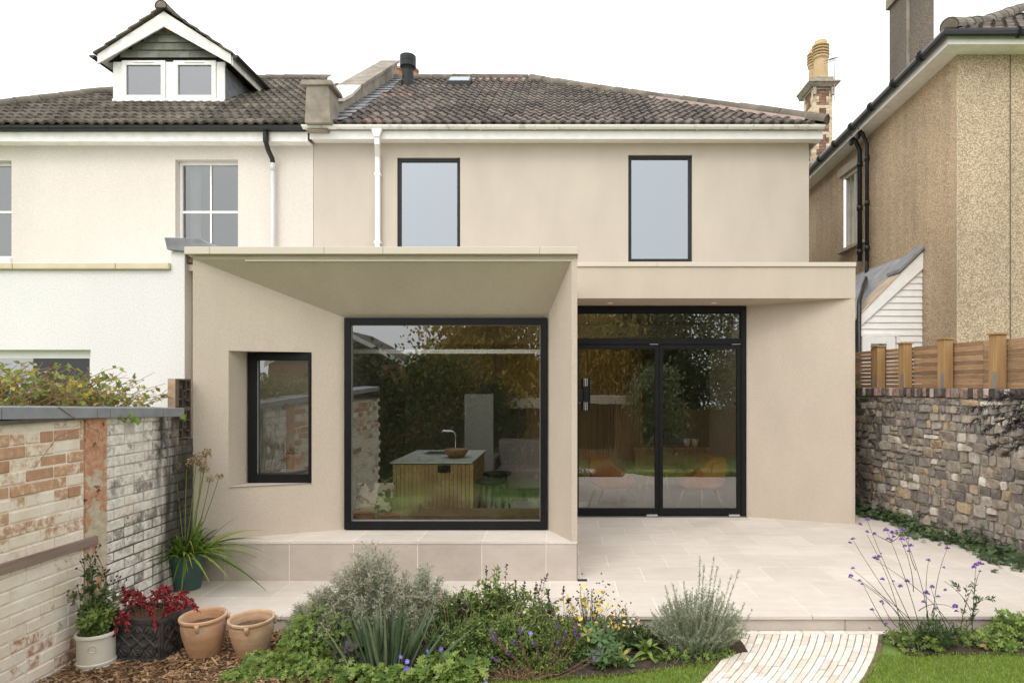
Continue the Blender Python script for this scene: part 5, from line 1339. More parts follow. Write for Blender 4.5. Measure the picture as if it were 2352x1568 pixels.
# grey rosemary-like bush
o, cs = bush('grey_rosemary_bush', 'spiky grey green rosemary like bush beside the brick path', 'shrub', gp(1598, 4.58), .36, .24, .44, 230, 110, .022, .0038, LM['rosemary'], SSil, .8, up=.5, hmin=.42, lean=(.06, 0), spread=.55, bend=.0, t0=.05, r0=.002)
for x, y in ((1608, 1277), (1640, 1280), (1697, 1310), (1617, 1300), (1648, 1300), (1570, 1335), (1528, 1345), (1680, 1320), (1727, 1400), (1710, 1385), (1495, 1400), (1655, 1330), (1590, 1350), (1545, 1340)):
    c = np.array([gp(1598 + (x-1598)*.35, 4.56), at(1598+(x-1598)*.6, y+110, 4.55), at(x, y, 4.52)]); t = np.linspace(0, 1, 9)[:, None]; c = (1-t)**2*c[0] + 2*t*(1-t)*c[1] + t**2*c[2]
    m = MB(); P, D = along([c], 230, .2, 1); m.leaves(P, outw(D, .75), rng.uniform(.013, .023, len(P)), .0038, .1, 0); sp_ = m.build('sprig', LM['rosemary'], o)
    m = MB(); m.tube(c, .002, 4, .001, cap=False); m.build('sprig_stem', SSil, sp_)
# verbena
vm = leaf_mat('verbena_flower', [(0, (.16, .06, .26)), (.5, (.33, .16, .56)), (1, (.50, .32, .70))], .7, .15)
vs = stem_mat('verbena_stem', (.055, .075, .03))
def head_mesh(r=.0185, n=60):
    a = rng.uniform(0, 2*math.pi, n); e = rng.uniform(-.2, 1.5, n); D = np.column_stack([np.cos(a)*np.cos(e), np.sin(a)*np.cos(e), np.sin(e)])
    mm = MB(); mm.leaves(D*r*.25*(1, 1, .6), D*(1, 1, .7), r*.85, r*.45, .1, .1); return mm
def verbena(label, base, main, heads, Yp):
    o = thing('tall_verbena', label, 'verbena', base, 'tall violet verbenas'); pro = None
    m = MB()
    for q in main:
        c = np.array([at(x, y, Yp + dy) for x, y, dy in q]); t = np.linspace(0, 1, 10)
        if len(c) == 3: tt = t[:, None]; c = (1-tt)**2*c[0] + 2*tt*(1-tt)*c[1] + tt**2*c[2]
        m.tube(c, .0030, 5, .0012, cap=False)
    m.build('stem', vs, o)
    for x, y, s_ in heads:
        p = np.array(at(x, y, Yp + rng.normal(0, .05)))
        if pro is None: pro = head_mesh().build('flower_head', vm, o, local=True); pro.location = p - OFF[o.name]
        else: mesh_copy(pro, p, o, (rng.normal(0, .2), rng.normal(0, .2), rng.uniform(0, 6)), s_)
    return o
vb = (2190, 1498)
D_ = lambda zx, zy: (2000*.9408 + zx*500/1610*.9408, 1180*.9408 + zy*487/1568*.9408)
main = [[(*D_(800, 1250), 0), (*D_(560, 760), 0), (*D_(375, 285), -.03)], [(*D_(820, 1250), 0), (*D_(700, 760), 0), (*D_(535, 380), .04)], [(*D_(640, 1150), 0), (*D_(620, 850), 0), (*D_(375, 400), -.02)],
        [(*D_(880, 1240), 0), (*D_(840, 780), 0), (*D_(655, 380), .05)], [(*D_(760, 1180), 0), (*D_(480, 800), -.03), (*D_(270, 450), -.05)], [(*D_(720, 1150), 0), (*D_(540, 880), -.05), (*D_(250, 740), -.1)],
        [(*D_(700, 1160), 0), (*D_(560, 900), 0), (*D_(270, 680), -.06)], [(*D_(560, 1140), 0), (*D_(480, 1080), 0), (*D_(420, 1000), -.1)], [(*D_(1040, 1150), 0), (*D_(940, 900), 0), (*D_(440, 600), -.02)],
        [(*D_(620, 1130), 0), (*D_(560, 1080), -.03), (*D_(490, 935), -.08)], [(*D_(900, 1230), 0), (*D_(880, 800), .05), (*D_(1005, 515), .05)], [(*D_(860, 1150), 0), (*D_(820, 800), 0), (*D_(860, 610), .05)], [(*D_(850, 1200), 0), (*D_(560, 900), .03), (*D_(330, 770), -.04)],
        [(*D_(740, 850), 0), (*D_(740, 650), 0), (*D_(640, 440), .03)], [(*D_(760, 680), 0), (*D_(700, 560), .02), (*D_(700, 440), .03)], [(*D_(560, 460), .04), (*D_(500, 430), .04), (*D_(440, 400), .03)], [(*D_(560, 460), .04), (*D_(620, 440), .05), (*D_(660, 370), .05)],
        [(*D_(1030, 1180), 0), (*D_(930, 1000), 0), (*D_(880, 820), .0)], [(*D_(520, 1120), 0), (*D_(440, 980), -.06), (*D_(350, 800), -.07)], [(*D_(780, 1000), 0), (*D_(900, 900), 0), (*D_(1060, 980), 0)], [(*D_(1020, 1180), 0), (*D_(960, 1000), 0), (*D_(910, 990), 0)]]
heads = [(*D_(*q), s_) for *q, s_ in ((380, 285, 1.0), (320, 322, .9), (375, 380, .8), (437, 395, .9), (265, 437, .9), (240, 465, .7), (525, 370, 1.3), (575, 385, 1.0), (608, 372, .6), (652, 363, 1.0), (585, 418, .8), (540, 437, .8), (567, 445, .7), (650, 440, 1.1), (697, 435, .8), (675, 493, .9), (722, 490, 1.0), (705, 535, .8), (440, 590, 1.3), (470, 575, .9), (485, 550, .4), (267, 668, .8), (248, 730, 1.1), (317, 765, .8), (340, 793, .7), (497, 755, 1.0), (582, 767, .6), (640, 808, 1.0), (693, 770, 1.1), (858, 605, .9), (1007, 510, .95), (980, 660, .6), (887, 812, 1.0), (842, 862, 1.3), (820, 932, .9), (490, 930, .9), (503, 945, .5), (416, 993, .9), (527, 1102, .8), (395, 1137, .5), (935, 890, .8), (990, 835, .7), (1070, 965, 1.2), (1080, 1005, .8), (910, 985, .8))]
v1 = verbena('tall airy verbena leaning left with many small violet heads above the patio edge', gp(2140, 4.62), main, heads, 4.62)
cs = curves(gp(2150, 4.62), 46, .17, .1, .24, .3, .5, .5); P, D = along(cs, 12, .05); m = MB(); m.leaves(P, outw(D, .7), rng.uniform(.03, .06, len(P)), .010); m.build('foliage', LM['dark'], v1)
m2_ = [[(*D_(1200, 1160), 0), (*D_(1215, 900), 0), (*D_(1230, 650), 0)], [(*D_(1110, 1150), 0), (*D_(1130, 950), 0), (*D_(1215, 800), 0)], [(*D_(1200, 1100), 0), (*D_(1190, 900), 0), (*D_(1350, 905), 0)], [(*D_(1190, 1000), 0), (*D_(1150, 880), 0), (*D_(985, 765), 0)], [(*D_(1215, 900), 0), (*D_(1230, 740), 0), (*D_(1265, 690), 0)], [(*D_(1150, 1150), 0), (*D_(1240, 1010), 0), (*D_(1260, 990), 0)]]
v2 = verbena('shorter upright verbena with one violet head at the top, right of the leaning one', gp(2255, 4.65), m2_, [(*D_(1232, 640, ), 1.5), (*D_(1215, 660), 1.0), (*D_(1255, 632), 1.1), (*D_(1265, 690), .6), (*D_(1250, 1075), .6), (*D_(1185, 1065), .7)], 4.65)
cs = [np.array([at(x0, y0, 4.65), at((x0+x1)/2, (y0+y1)/2, 4.65), at(x1, y1, 4.65)]) for (x0, y0), (x1, y1) in ((D_(1200, 1160), D_(1225, 760)), (D_(1110, 1150), D_(1170, 800)), (D_(1200, 900), D_(1370, 905)), (D_(1180, 1100), D_(1250, 900)), (D_(1120, 850), D_(1060, 780)))]
P, D = along(cs, 40, .1); m = MB(); m.leaves(P, outw(D, .8), rng.uniform(.015, .045, len(P)), .010); m.build('foliage', LM['dark'], v2)
# low planting of the right-hand bed
pts = np.vstack([mound(260, px(2110, 4.66), 4.66, .22, .14, .12), mound(260, px(2250, 4.7), 4.7, .18, .13, .10)])
groundcover('small_leaved_ground_cover', 'low small green leaves round the foot of the verbenas beside the path', 'ground cover', pts, LM['green'], .022, 0, 0)
pts = np.vstack([mound(230, px(2330, 4.8), 4.8, .15, .12, .17), mound(80, px(2300, 4.62), 4.62, .12, .07, .06)])
groundcover('nettle_leaved_clump', 'bright green toothed leaf clump at the right edge below the patio step', 'perennial', pts, LM['bright'], .03, 0, 0)
# fallen leaves
fl_m = leaf_mat('fallen_leaf', [(0, (.40, .20, .12)), (.5, (.48, .30, .20)), (1, (.45, .10, .08))], .7, .1)
for lab, x, Yp, s_, zz_ in (('large tan fallen leaf lying in front of the fleabane', 1462, 4.68, .085, -.02), ('tan fallen leaf on the soil right of the verbenas', 2318, 4.6, .04, -.10), ('small red fallen leaf right of the verbenas', 2256, 4.62, .03, -.09), ('pale fallen leaf on the bark by the cream pot', 182, 4.30, .04, -.09), ('red fallen leaf on the bark in front of the lead planter', 404, 4.42, .03, -.092)):
    m = MB(); p = np.array((px(x, Yp), Yp, zz_)); a_ = rng.uniform(0, 6)
    m.palmate([p], [(rng.normal(0, .2), -.5, 1)], s_, 5, 4.4, .7); tag(m.build('fallen_leaf', fl_m, origin=p), lab, 'leaf', 'fallen leaves')
# ivy strip along the stone wall
n = 2600; s = rng.uniform(.2, SLn, n); o_ = np.abs(rng.normal(0, .10, n)) * (1 + .5*np.sin(s*5))*np.clip(s/2.5, .35, 1.3); zz_ = .01 + np.abs(rng.normal(0, .05, n))*np.exp(-o_*6)*1.6
P = np.array([W3(a, c, .02+b) for a, b, c in zip(s, o_, zz_)]); Nn = np.column_stack([np.full(n, -.5), np.full(n, -.3), np.ones(n)]) + rng.normal(0, .35, (n, 3))
m = MB(); m.palmate(P, Nn, rng.uniform(.018, .04, n), 5, 4.4, .7); iv = m.build('ivy', leaf_mat('ivy_leaf', [(0, (.022, .04, .015)), (.5, (.05, .085, .03)), (1, (.12, .17, .07))], .5, .15), origin=W3(3.5, 0, .1)); tag(iv, 'dark green creeping ivy along the foot of the stone wall', 'ivy', kind='stuff')
P = np.array([W3(rng.uniform(.95, 1.35), 1.655 + abs(rng.normal(0, .05)), .03 + rng.normal(0, .03)) for _ in range(60)]); m = MB(); m.palmate(P, rng.normal(0, .4, (60, 3)) + (-.5, -.6, .5), .03, 5, 4.4, .7); tag(m.build('ivy_sprig', LM['green'], origin=W3(1.2, 1.64, 0)), 'small green ivy sprig on top of the stone wall beside the first fence post', 'ivy')
# weeping maple reaching in over the right wall
o = thing('weeping_maple', 'dark finely cut maple branches hanging in front of the stone wall at the right edge', 'maple', (4.62, 5.7, 0))
m = MB(); m.tube([(4.62, 5.7, 0), (4.58, 5.72, .7), (4.50, 5.76, 1.35), (4.40, 5.8, 1.62)], .03, 8, .018); m.build('trunk', SDk, o)
br = [((4.45, 5.8, 1.55), (2330, 925), (2200, 940)), ((4.45, 5.8, 1.5), (2320, 930), (2215, 975)), ((4.45, 5.8, 1.5), (2340, 935), (2255, 990)), ((4.5, 5.8, 1.4), (2340, 960), (2290, 1000)), ((4.5, 5.8, 1.3), (2345, 1000), (2270, 1030)), ((4.5, 5.8, 1.3), (2350, 1010), (2310, 1040)), ((4.4, 5.8, 1.6), (2335, 910), (2260, 915)), ((4.4, 5.8, 1.6), (2350, 910), (2300, 905)), ((4.5, 5.8, 1.45), (2350, 950), (2320, 975))]
cs = []
for a, b, c in br:
    a = np.array(a); b = np.array(at(*b, 5.9)); c = np.array(at(*c, 6.05)); t = np.linspace(0, 1, 8)[:, None]; cs.append((1-t)**2*a + 2*t*(1-t)*b + t**2*c)
stems_mesh(cs, .007, .002, 5).build('branch', SDk, o)
P, D = along(cs, 42, .3); P2 = np.repeat(P, 5, 0); D2 = np.repeat(outw(D, .9), 5, 0) + rng.normal(0, .3, (len(P)*5, 3)) + (-.2, 0, -.35); m = MB(); m.leaves(P2, D2, rng.uniform(.04, .08, len(P2)), .0062, .1, .1); m.build('foliage', LM['maple'], o)
# climber on top of the left wall
o = thing('wall_top_climber', 'tangled climber with green and yellowing heart leaves sprawling over the left wall coping', 'climber', (-3.55, 4.6, 1.2))
cs = []
for i in range(520):
    y0 = rng.uniform(3.4, 5.45); b0 = np.array((-3.75 + rng.normal(0, .12), y0, 1.35)); env = np.interp(y0, [3.2, 4.4, 5.0, 5.5], [.36, .40, .36, .12])
    tip = b0 + (rng.normal(.15, .22), rng.normal(.05, .25), env*rng.uniform(.3, 1.0)+.12)
    tip[0] = min(tip[0], -3.24); c = (b0+tip)/2 + rng.normal(0, .1, 3) + (0, 0, .08); t = np.linspace(0, 1, 7)[:, None]; cs.append((1-t)**2*b0 + 2*t*(1-t)*c + t**2*tip)
stems_mesh(cs, .004, .0015).build('stem', STw, o)
P, D = along(cs, 5, .3); n = len(P); m = MB(); Dn = outw(D, 1.0); m.leaves(P, Dn + (0, -.2, -.3), rng.uniform(.030, .058, n), rng.uniform(.030, .05, n), .12, .15); m.build('foliage', LM['autumn'], o)
m = MB(); 
for q in (((240, 992), (330, 1040), (380, 1070)),):
    pass
tr_pts = [(XWL+.045, zline(215, 930)[1], 1.56), zline(240, 962), zline(330, 985), zline(400, 1020)]
for q in ([(214, 940), (270, 962), (330, 985)], [(330, 985), (210, 1010), (110, 1085)], [(330, 985), (385, 1000), (372, 1035)]):
    c = np.array([zline(x*.56, y*.985+8) for x, y in q]) + (.04, 0, 0); m.tube(c, .003, 5, .0015)
m.build('hanging_shoot', STw, o)
P = np.array([zline(x, y) for x, y in ((262, 985-35), (275, 960), (293, 985-30), (295, 1000-40), (400, 950), (283, 945))]) + (.06, 0, 0)
for p_ in P:
    m = MB(); m.leaves([p_], rng.normal(0, .5, (1, 3)) + (0, 0, -1), .06, .055, .1); m.build('hanging_leaf', LM['bright'], o)

# ================================================================ pots on the left
def tc_mat(name, a, b_):
    m, n, b = nodes(name); c = ramp(n, noise(n, 5, 6, .6), [(.3, a), (.7, b_)])
    mp = N(n, 'ShaderNodeMapping'); mp.inputs['Scale'].default_value = (.6, .6, 16); L(n, pos(n), mp.inputs[0])
    c = mix(n, 1.0, c, ramp(n, noise(n, 2.5, 5, .6, mp.outputs[0]), [(.3, .82), (.7, 1.1)]), 'MULTIPLY')
    c = mix(n, maprange(n, noise(n, 7, 6, .7), .50, .66, 0, .6), c, (.60, .50, .40)); c = mix(n, maprange(n, noise(n, 4.5, 6, .7), .60, .74, 0, .55), c, (.20, .17, .07))
    L(n, c, b.inputs['Base Color']); b.inputs['Roughness'].default_value = .85; bump(n, b, noise(n, 40, 4), .2, .004); return m
TC = tc_mat('terracotta', (.46, .24, .12), (.60, .37, .22)); TC2 = tc_mat('mossy_terracotta', (.42, .23, .12), (.60, .42, .27))
potsoil = M('pot_soil', (.12, .075, .045), .95, .4, 30)
def clay_pot(label, xc, Yp, rim, h, mat, lean):
    base = (px(xc, Yp), Yp, ZG+.005); o = thing('clay_pot', label, 'pot', base, 'empty clay pots on the bark')
    prof = [(0, 0), (rim*.60, 0), (rim*.66, .01), (rim*.80, h*.30), (rim*.93, h*.55), (rim*.985, h*.75), (rim*.955, h*.88), (rim*.95, h*.90), (rim*1.03, h*.915), (rim*1.055, h*.945), (rim*1.04, h*.985), (rim*.98, h), (rim*.92, h*.985), (rim*.88, h*.93), (rim*.86, h*.7), (0, h*.7)]
    m = MB(); m.lathe(prof, base, 48); bo = m.build('body', mat, o, smooth=True); s_ = bo.modifiers.new('edge', 'EDGE_SPLIT'); s_.split_angle = R(50)
    m = MB(); m.lathe([(0, h*.74), (rim*.87, h*.74)], base, 32); m.build('leftover_soil', potsoil, o)
    for a in (-1.35, .35, 2.2):
        c, s2 = math.cos(a), math.sin(a); p = lambda r, z: (base[0] + r*c, base[1] + r*s2, base[2] + z)
        m2 = MB(); m2.tube([p(rim*1.045, h*.95), p(rim*1.05, h*.88), p(rim*1.03, h*.80), p(rim*.98, h*.76)], [.016, .013, .011, .006], 8); m2.build('lug', mat, o, smooth=True)
    o.rotation_euler = (lean, 0, 0)
clay_pot('taller terracotta pot with a rolled rim standing empty beside the lead planter', 470, 4.49, .142, .285, TC, .06)
clay_pot('squatter mossy terracotta pot standing empty at the edge of the bed', 580, 4.50, .142, .265, TC2, .06)
# cream pot and its leafy plant
cp_ = gp(221, 4.33); cp_ = (cp_[0], cp_[1], ZG); rc = .115
o = thing('cream_pot', 'cream glazed cylindrical pot with ringed foot and round stamp', 'pot', cp_)
m = MB(); m.lathe([(0, 0), (rc*.93, 0), (rc*.98, .006), (rc*.98, .022), (rc*.95, .028), (rc*.98, .034), (rc*.98, .046), (rc*.93, .052), (rc*.92, .19), (rc*.93, .205), (rc*1.02, .21), (rc*1.03, .225), (rc*.99, .232), (rc*.9, .23), (rc*.88, .20), (0, .20)], cp_, 48)
bo = m.build('body', M('cream_glaze', (.66, .62, .53), .35, .05, spec=.5), o, smooth=True); s_ = bo.modifiers.new('edge', 'EDGE_SPLIT'); s_.split_angle = R(40)
m = MB(); aa = -1.15; cx_, cy_ = cp_[0]+rc*.935*math.cos(aa), cp_[1]+rc*.935*math.sin(aa); th = np.linspace(0, 2*math.pi, 20); tu = np.array((-math.sin(aa), math.cos(aa), 0)); m.tube([np.array((cx_, cy_, ZG+.15)) + tu*.022*math.cos(t) + np.array((0, 0, .022*math.sin(t))) for t in th], .0025, 6, cap=False); m.build('stamp', bpy.data.materials['cream_glaze'], o, smooth=True)
pb = (cp_[0], cp_[1], ZG+.20)
o, cs = bush('sprawling_potted_herb', 'lanky dark green plant with lobed leaves and dry dark buds in the cream pot', 'plant', pb, .17, .12, .50, 16, 13, .052, .030, LM['dark'], SG, 1.0, up=.2, t0=.05, hmin=.6, r0=.0035)
P, D = along(cs, 9, .02, .45); m = MB(); m.palmate(P + rng.normal(0, .02, P.shape), rng.normal(0, .5, P.shape) + (0, -.7, .6), .045, 5, 4.4, .5); m.build('lower_foliage', LM['green'], o)
m2 = MB(); m2.lathe([(0, -.008), (.005, -.004), (.006, .003), (.003, .009), (0, .010)], (0, 0, 0), 6); pro = None; seedb = M('dry_bud', (.05, .04, .03), .8, .3)
twig = MB(); loc = []
for c in cs:
    for q in range(3):
        t_ = c[-1] + rng.normal(0, .03, 3) + (0, 0, .05); twig.tube([c[-2], c[-1], t_], .0015, 4, cap=False); loc.append(t_)
twig.build('bud_stem', SDk, o)
for t_ in loc:
    if pro is None: pro = m2.build('bud', seedb, o, local=True); pro.location = t_ - OFF[o.name]
    else: mesh_copy(pro, t_, o, (rng.normal(0, .4), rng.normal(0, .4), 0))
wb = M('white_bud', (.75, .73, .66), .8, .05)
for x, y in ((233, 1360), (252, 1352), (270, 1365)):
    m = MB(); m.lathe([(0, -.01), (.008, -.004), (.009, .004), (0, .01)], at(x, y, 4.3), 8); m.build('white_tuft', wb, o)
# lead planter with relief
def R2(p, a, c): return (c[0] + p[0]*math.cos(a) - p[1]*math.sin(a), c[1] + p[0]*math.sin(a) + p[1]*math.cos(a), p[2])
Yp = 4.56; cpx = px(345, Yp); an = R(-6)
LDm = M('planter_lead', (.085, .08, .078), .45, .5, 14, .3, 40, metal=.3)
o = thing('lead_planter', 'dark grey lead look planter box with raised lattice and flower pattern', 'planter', (cpx, Yp, ZG))
hwx, hdy, hh = .205, .17, .285; cc = (cpx, Yp)
m = MB()
fr_ = lambda x, y, z: R2((x, y, ZG+z), an, cc)
def pbx(x0, x1, y0, y1, z0, z1, mm):
    v = [fr_(*q) for q in ((x0,y0,z0),(x1,y0,z0),(x1,y1,z0),(x0,y1,z0),(x0,y0,z1),(x1,y0,z1),(x1,y1,z1),(x0,y1,z1))]; mm.add(v, [(0,3,2,1),(4,5,6,7),(0,1,5,4),(1,2,6,5),(2,3,7,6),(3,0,4,7)])
t_ = .02
for x0, x1, y0, y1 in ((-hwx, hwx, -hdy, -hdy+t_), (-hwx, hwx, hdy-t_, hdy), (-hwx, -hwx+t_, -hdy+t_, hdy-t_), (hwx-t_, hwx, -hdy+t_, hdy-t_)): pbx(x0, x1, y0, y1, .0, hh, m)
m.build('body', LDm, o)
m = MB()
for z0, z1, e in ((0, .03, .008), (hh-.028, hh, .010)):
    pbx(-hwx-e, hwx+e, -hdy-e, -hdy-.0005, z0, z1, m); pbx(hwx+.0005, hwx+e, -hdy, hdy+e, z0, z1, m); pbx(-hwx-e, -hwx-.0005, -hdy, hdy+e, z0, z1, m)
for X in (-hwx, hwx-.02): pbx(X, X+.02, -hdy-.007, -hdy-.0005, .031, hh-.029, m)
for Y_ in (-hdy, hdy-.02): pbx(hwx+.0005, hwx+.007, Y_, Y_+.02, .031, hh-.029, m)
m.build('rim_moulding', LDm, o, bevel=.004)
m = MB()
def relief(P3, ncol, span):
    for c in range(ncol):
        u0 = -span + (c+.5)*2*span/ncol; w_ = span/ncol
        for ph in (0, math.pi):
            pts_ = [P3(u0 + w_*.92*math.sin(t*math.pi*2 + ph)*.95, .045 + (hh-.09)*t) for t in np.linspace(0, 1, 17)]
            m.tube(pts_, .0065, 5)
        for zc_ in (.075, .14, .21):
            c0_ = np.array(P3(u0, zc_)); 
            for q in range(6):
                t = q*math.pi/3; m.tube([P3(u0, zc_), P3(u0+.016*math.cos(t), zc_+.016*math.sin(t))], .006, 5)
        for zc_ in (.05, .11, .175, .235):
            m.tube([P3(u0+w_, zc_-.015), P3(u0+w_, zc_+.02)], .005, 5)
relief(lambda u, z: fr_(u, -hdy-.003, z), 4, hwx-.025); relief(lambda u, z: fr_(hwx+.003, u, z), 3, hdy-.025)
m.build('relief', LDm, o, smooth=True)
m = MB(); pbx(-hwx+t_, hwx-t_, -hdy+t_, hdy-t_, hh-.05, hh-.04, m); m.build('compost', potsoil, o)
rb = (cpx, Yp, ZG+.24)
o, cs = bush('red_potted_shrub', 'arching shrub with bright crimson leaves spilling over the lead planter', 'shrub', rb, .30, .22, .23, 46, 0 or 1, .03, .012, LM['red'], SBr, .9, up=.35, hmin=.30, r0=.0022, spread=.5)
P, D = along(cs, 5, .5); q = len(P); m = MB(); P5 = np.repeat(P, 5, 0); D5 = np.repeat(outw(D, .7), 5, 0) + rng.normal(0, .55, (q*5, 3)) + (0, -.1, -.35); m.leaves(P5, D5, rng.uniform(.024, .044, q*5), rng.uniform(.010, .016, q*5), .15, .2); m.build('leaflet', LM['red'], o)
hang = [np.array([at(x0, y0, 4.4), at((x0+x1)/2-2, (y0+y1)/2-12, 4.35), at(x1, y1, 4.34)]) for (x0, y0), (x1, y1) in (((300, 1400), (292, 1440)), ((300, 1410), (272, 1435)), ((350, 1400), (356, 1440)), ((420, 1380), (455, 1400)), ((290, 1400), (262, 1455)), ((262, 1455), (236, 1475)), ((380, 1370), (450, 1385)))]
P, D = along(hang, 9, .3); q = len(P); P5 = np.repeat(P, 3, 0); m = MB(); m.leaves(P5, np.repeat(D, 3, 0) + rng.normal(0, .6, (q*3, 3)) + (0, -.2, -.5), rng.uniform(.028, .045, q*3), .015, .15, .2); m.build('hanging_leaflet', LM['red'], o)
stems_mesh(hang, .0018, .001).build('hanging_stem', SBr, o)
# green pot with agapanthus
Yp = 5.60; gb = (px(428, Yp), Yp, 0.0); rg = .155; hg = .30
o = thing('green_pot', 'tapered dark green plastic pot standing on the patio against the plinth', 'pot', gb)
m = MB(); m.lathe([(0, .0), (rg*.68, 0), (rg*.70, .01), (rg*.93, hg*.80), (rg*.95, hg*.82), (rg*1.03, hg*.83), (rg*1.06, hg*.97), (rg*1.05, hg), (rg*.98, hg), (rg*.93, hg*.9), (0, hg*.9)], gb, 44); bo = m.build('body', M('green_plastic', (.045, .10, .085), .45, .12, 8), o, smooth=True); s_ = bo.modifiers.new('edge', 'EDGE_SPLIT'); s_.split_angle = R(35)
ab = (gb[0], gb[1], hg*.9)
o = thing('agapanthus', 'agapanthus with long arching strap leaves and dry seed heads in the green pot', 'agapanthus', ab)
n = 190; a = rng.uniform(0, 2*math.pi, n); e = rng.uniform(.30, 1.45, n); P = np.array(ab) + np.column_stack([np.cos(a)*rng.uniform(0, .10, n), np.sin(a)*rng.uniform(0, .10, n), np.zeros(n)])
D = np.column_stack([np.cos(a)*np.cos(e), np.sin(a)*np.cos(e), np.sin(e)]); m = MB(); m.blades(P, D, rng.uniform(.30, .62, n), rng.uniform(.016, .028, n), 9, rng.uniform(.2, 1.0, n)); m.build('strap_leaf', LM['agap'], o)
stk = stem_mat('scape_green', (.19, .25, .06)); shm = leaf_mat('dry_seed_head', [(0, (.16, .10, .05)), (.5, (.34, .25, .13)), (1, (.55, .45, .28))], .8, .2)
for x0, y0, x1, y1, dy in ((395, 1250, 333, 1083, -.1), (400, 1240, 350, 1092, 0), (405, 1240, 372, 1078, -.1), (410, 1240, 385, 1075, .05), (420, 1240, 405, 1066, -.05), (425, 1240, 432, 1062, .1), (430, 1240, 455, 1050, 0), (440, 1240, 478, 1040, .05), (445, 1240, 466, 1062, -.08), (450, 1240, 507, 1092, -.05), (448, 1240, 485, 1100, -.1), (440, 1240, 448, 1055, -.12), (436, 1240, 472, 1075, .1)):
    x1 = x1 - 3; Y2 = Yp + dy
    a_, c_ = np.array(at(x0, y0, Yp)), np.array(at(x1, y1, Y2)); b_ = a_*.45 + c_*.55 + np.array(((a_[0]-c_[0])*-.12, 0, .02)); t = np.linspace(0, 1, 10)[:, None]; c = (1-t)**2*a_ + 2*t*(1-t)*b_ + t**2*c_
    m = MB(); m.tube(c, .0045, 6, .003, cap=False); so_ = m.build('flower_stalk', stk, o, smooth=True)
    p = c[-1]; nn = 80; dd = rng.normal(size=(nn, 3)); dd[:, 2] = dd[:, 2]*.7 + .15; dd /= np.linalg.norm(dd, axis=1)[:, None]; R_ = rng.uniform(.03, .062, nn)[:, None]; big = 1.0 if y1 < 1090 else .7
    m = MB(); m.leaves(p + dd*R_*.55*big, dd + (0, 0, -.5), rng.uniform(.018, .030, nn)*big, .011*big, .2, .1)
    for q in range(22): m.tube([p, p + dd[q]*R_[q]*.6*big], .0009, 4, cap=False)
    m.build('seed_head', shm, so_)
# ================================================================ lamps on the house
o = thing('wall_light', 'black ribbed cylinder wall light on the box side wall beside the glazed doors', 'wall lamp', (.14, 7.0, 1.6))
lz0, lz1 = pz(942, 7.0), pz(868, 7.0); lc = (.255, 7.0)
m = MB(); m.lathe([(0, lz0+.10), (.040, lz0+.10), (.040, lz1-.10), (0, lz1-.10)], (*lc, 0), 20); m.lathe([(.0, lz0+.001), (.012, lz0+.001), (.012, lz1-.001), (0, lz1-.001)], (*lc, 0), 10); m.build('body', BLACKP, o)
m = MB()
for k in range(14):
    t = k*2*math.pi/14; c, s_ = math.cos(t), math.sin(t); p = np.array((lc[0] + .043*c, lc[1] + .043*s_, (lz0+lz1)/2)); m.obox(p, np.array((c, s_, 0))*.007, np.array((-s_, c, 0))*.0028, (0, 0, (lz1-lz0)/2))
m.build('rib', BLACKP, o)
opal = M('opal_diffuser', (.82, .82, .80), .4, .02)
for za, zb in ((lz0+.004, lz0+.085), (lz1-.085, lz1-.004)): m = MB(); m.lathe([(0, za), (.030, za), (.030, zb), (0, zb)], (*lc, 0), 18); m.build('diffuser', opal, o)
m = MB(); m.box(.141, .225, 6.965, 7.035, 1.53, 1.66); m.build('bracket', BLACKP, o, bevel=.004)
dlm, n, b = nodes('downlight_lens'); b.inputs['Base Color'].default_value = (.8, .72, .6, 1); b.inputs['Emission Color'].default_value = (1, .85, .65, 1); b.inputs['Emission Strength'].default_value = .25
for x, lab in ((1402, 'round recessed downlight in the canopy soffit nearest the box extension'), (1640, 'round recessed downlight in the canopy soffit nearest the pillar')):
    Y = 8.44; z = 2.77 - (Y-8.21)*.0927 - .002; xx = px(x, Y)
    o = thing('downlight', lab, 'lamp', (xx, Y, z), 'canopy downlights')
    m = MB(); m.lathe([(.045, .001), (.046, -.004), (.036, -.006), (.034, .0)], (xx, Y, z-.004), 24); m.build('trim_ring', WHITE, o); m = MB(); m.lathe([(0, 0), (.036, 0)], (xx, Y, z-.006), 24); m.build('lens', dlm, o)

# ================================================================ things inside
# kitchen island
o = thing('kitchen_island', 'oak slatted kitchen island with pale worktop behind the big square window', 'kitchen island', (-1.36, 7.65, 0))
ix0, ix1, iy0, iy1, it = -1.79, -.93, 7.0, 8.3, .90
m = MB(); x = ix0+.02
while x < ix1-.02: m.box(x, x+.0385, iy0+.02, iy0+.04, 0, it-.03); x += .0425
y = iy0+.04
while y < iy1-.03: m.box(ix1-.04, ix1-.02, y, y+.0385, 0, it-.03); y += .0425
m.build('cladding', timber('island_oak', (.60, .42, .21), (.48, .31, .14), 'z', .1), o)
m = MB(); m.box(ix0+.03, ix1-.045, iy0+.045, iy1-.02, 0, it-.02); m.build('carcass', DGREY, o)
m = MB(); m.box(ix0, ix1, iy0, iy1, it-.02, it); wt = m.build('worktop', M('pale_worktop', (.62, .66, .62), .25, .03), o, bevel=.003)
m = MB(); m.box(-1.60, -1.28, 7.75, 8.1, it+.001, it+.004); m.build('sink', M('sink_steel', (.25, .25, .25), .3, .1, metal=.8), wt)
m = MB(); m.box(px(1005, 7.0), px(1034, 7.0), 7.005, 7.019, pz(1085, 7.0), pz(1068, 7.0)); m.build('socket', BLACKP, o)
o = thing('kitchen_tap', 'steel swan neck tap standing on the kitchen island', 'tap', at(1046, 1042, 8.05))
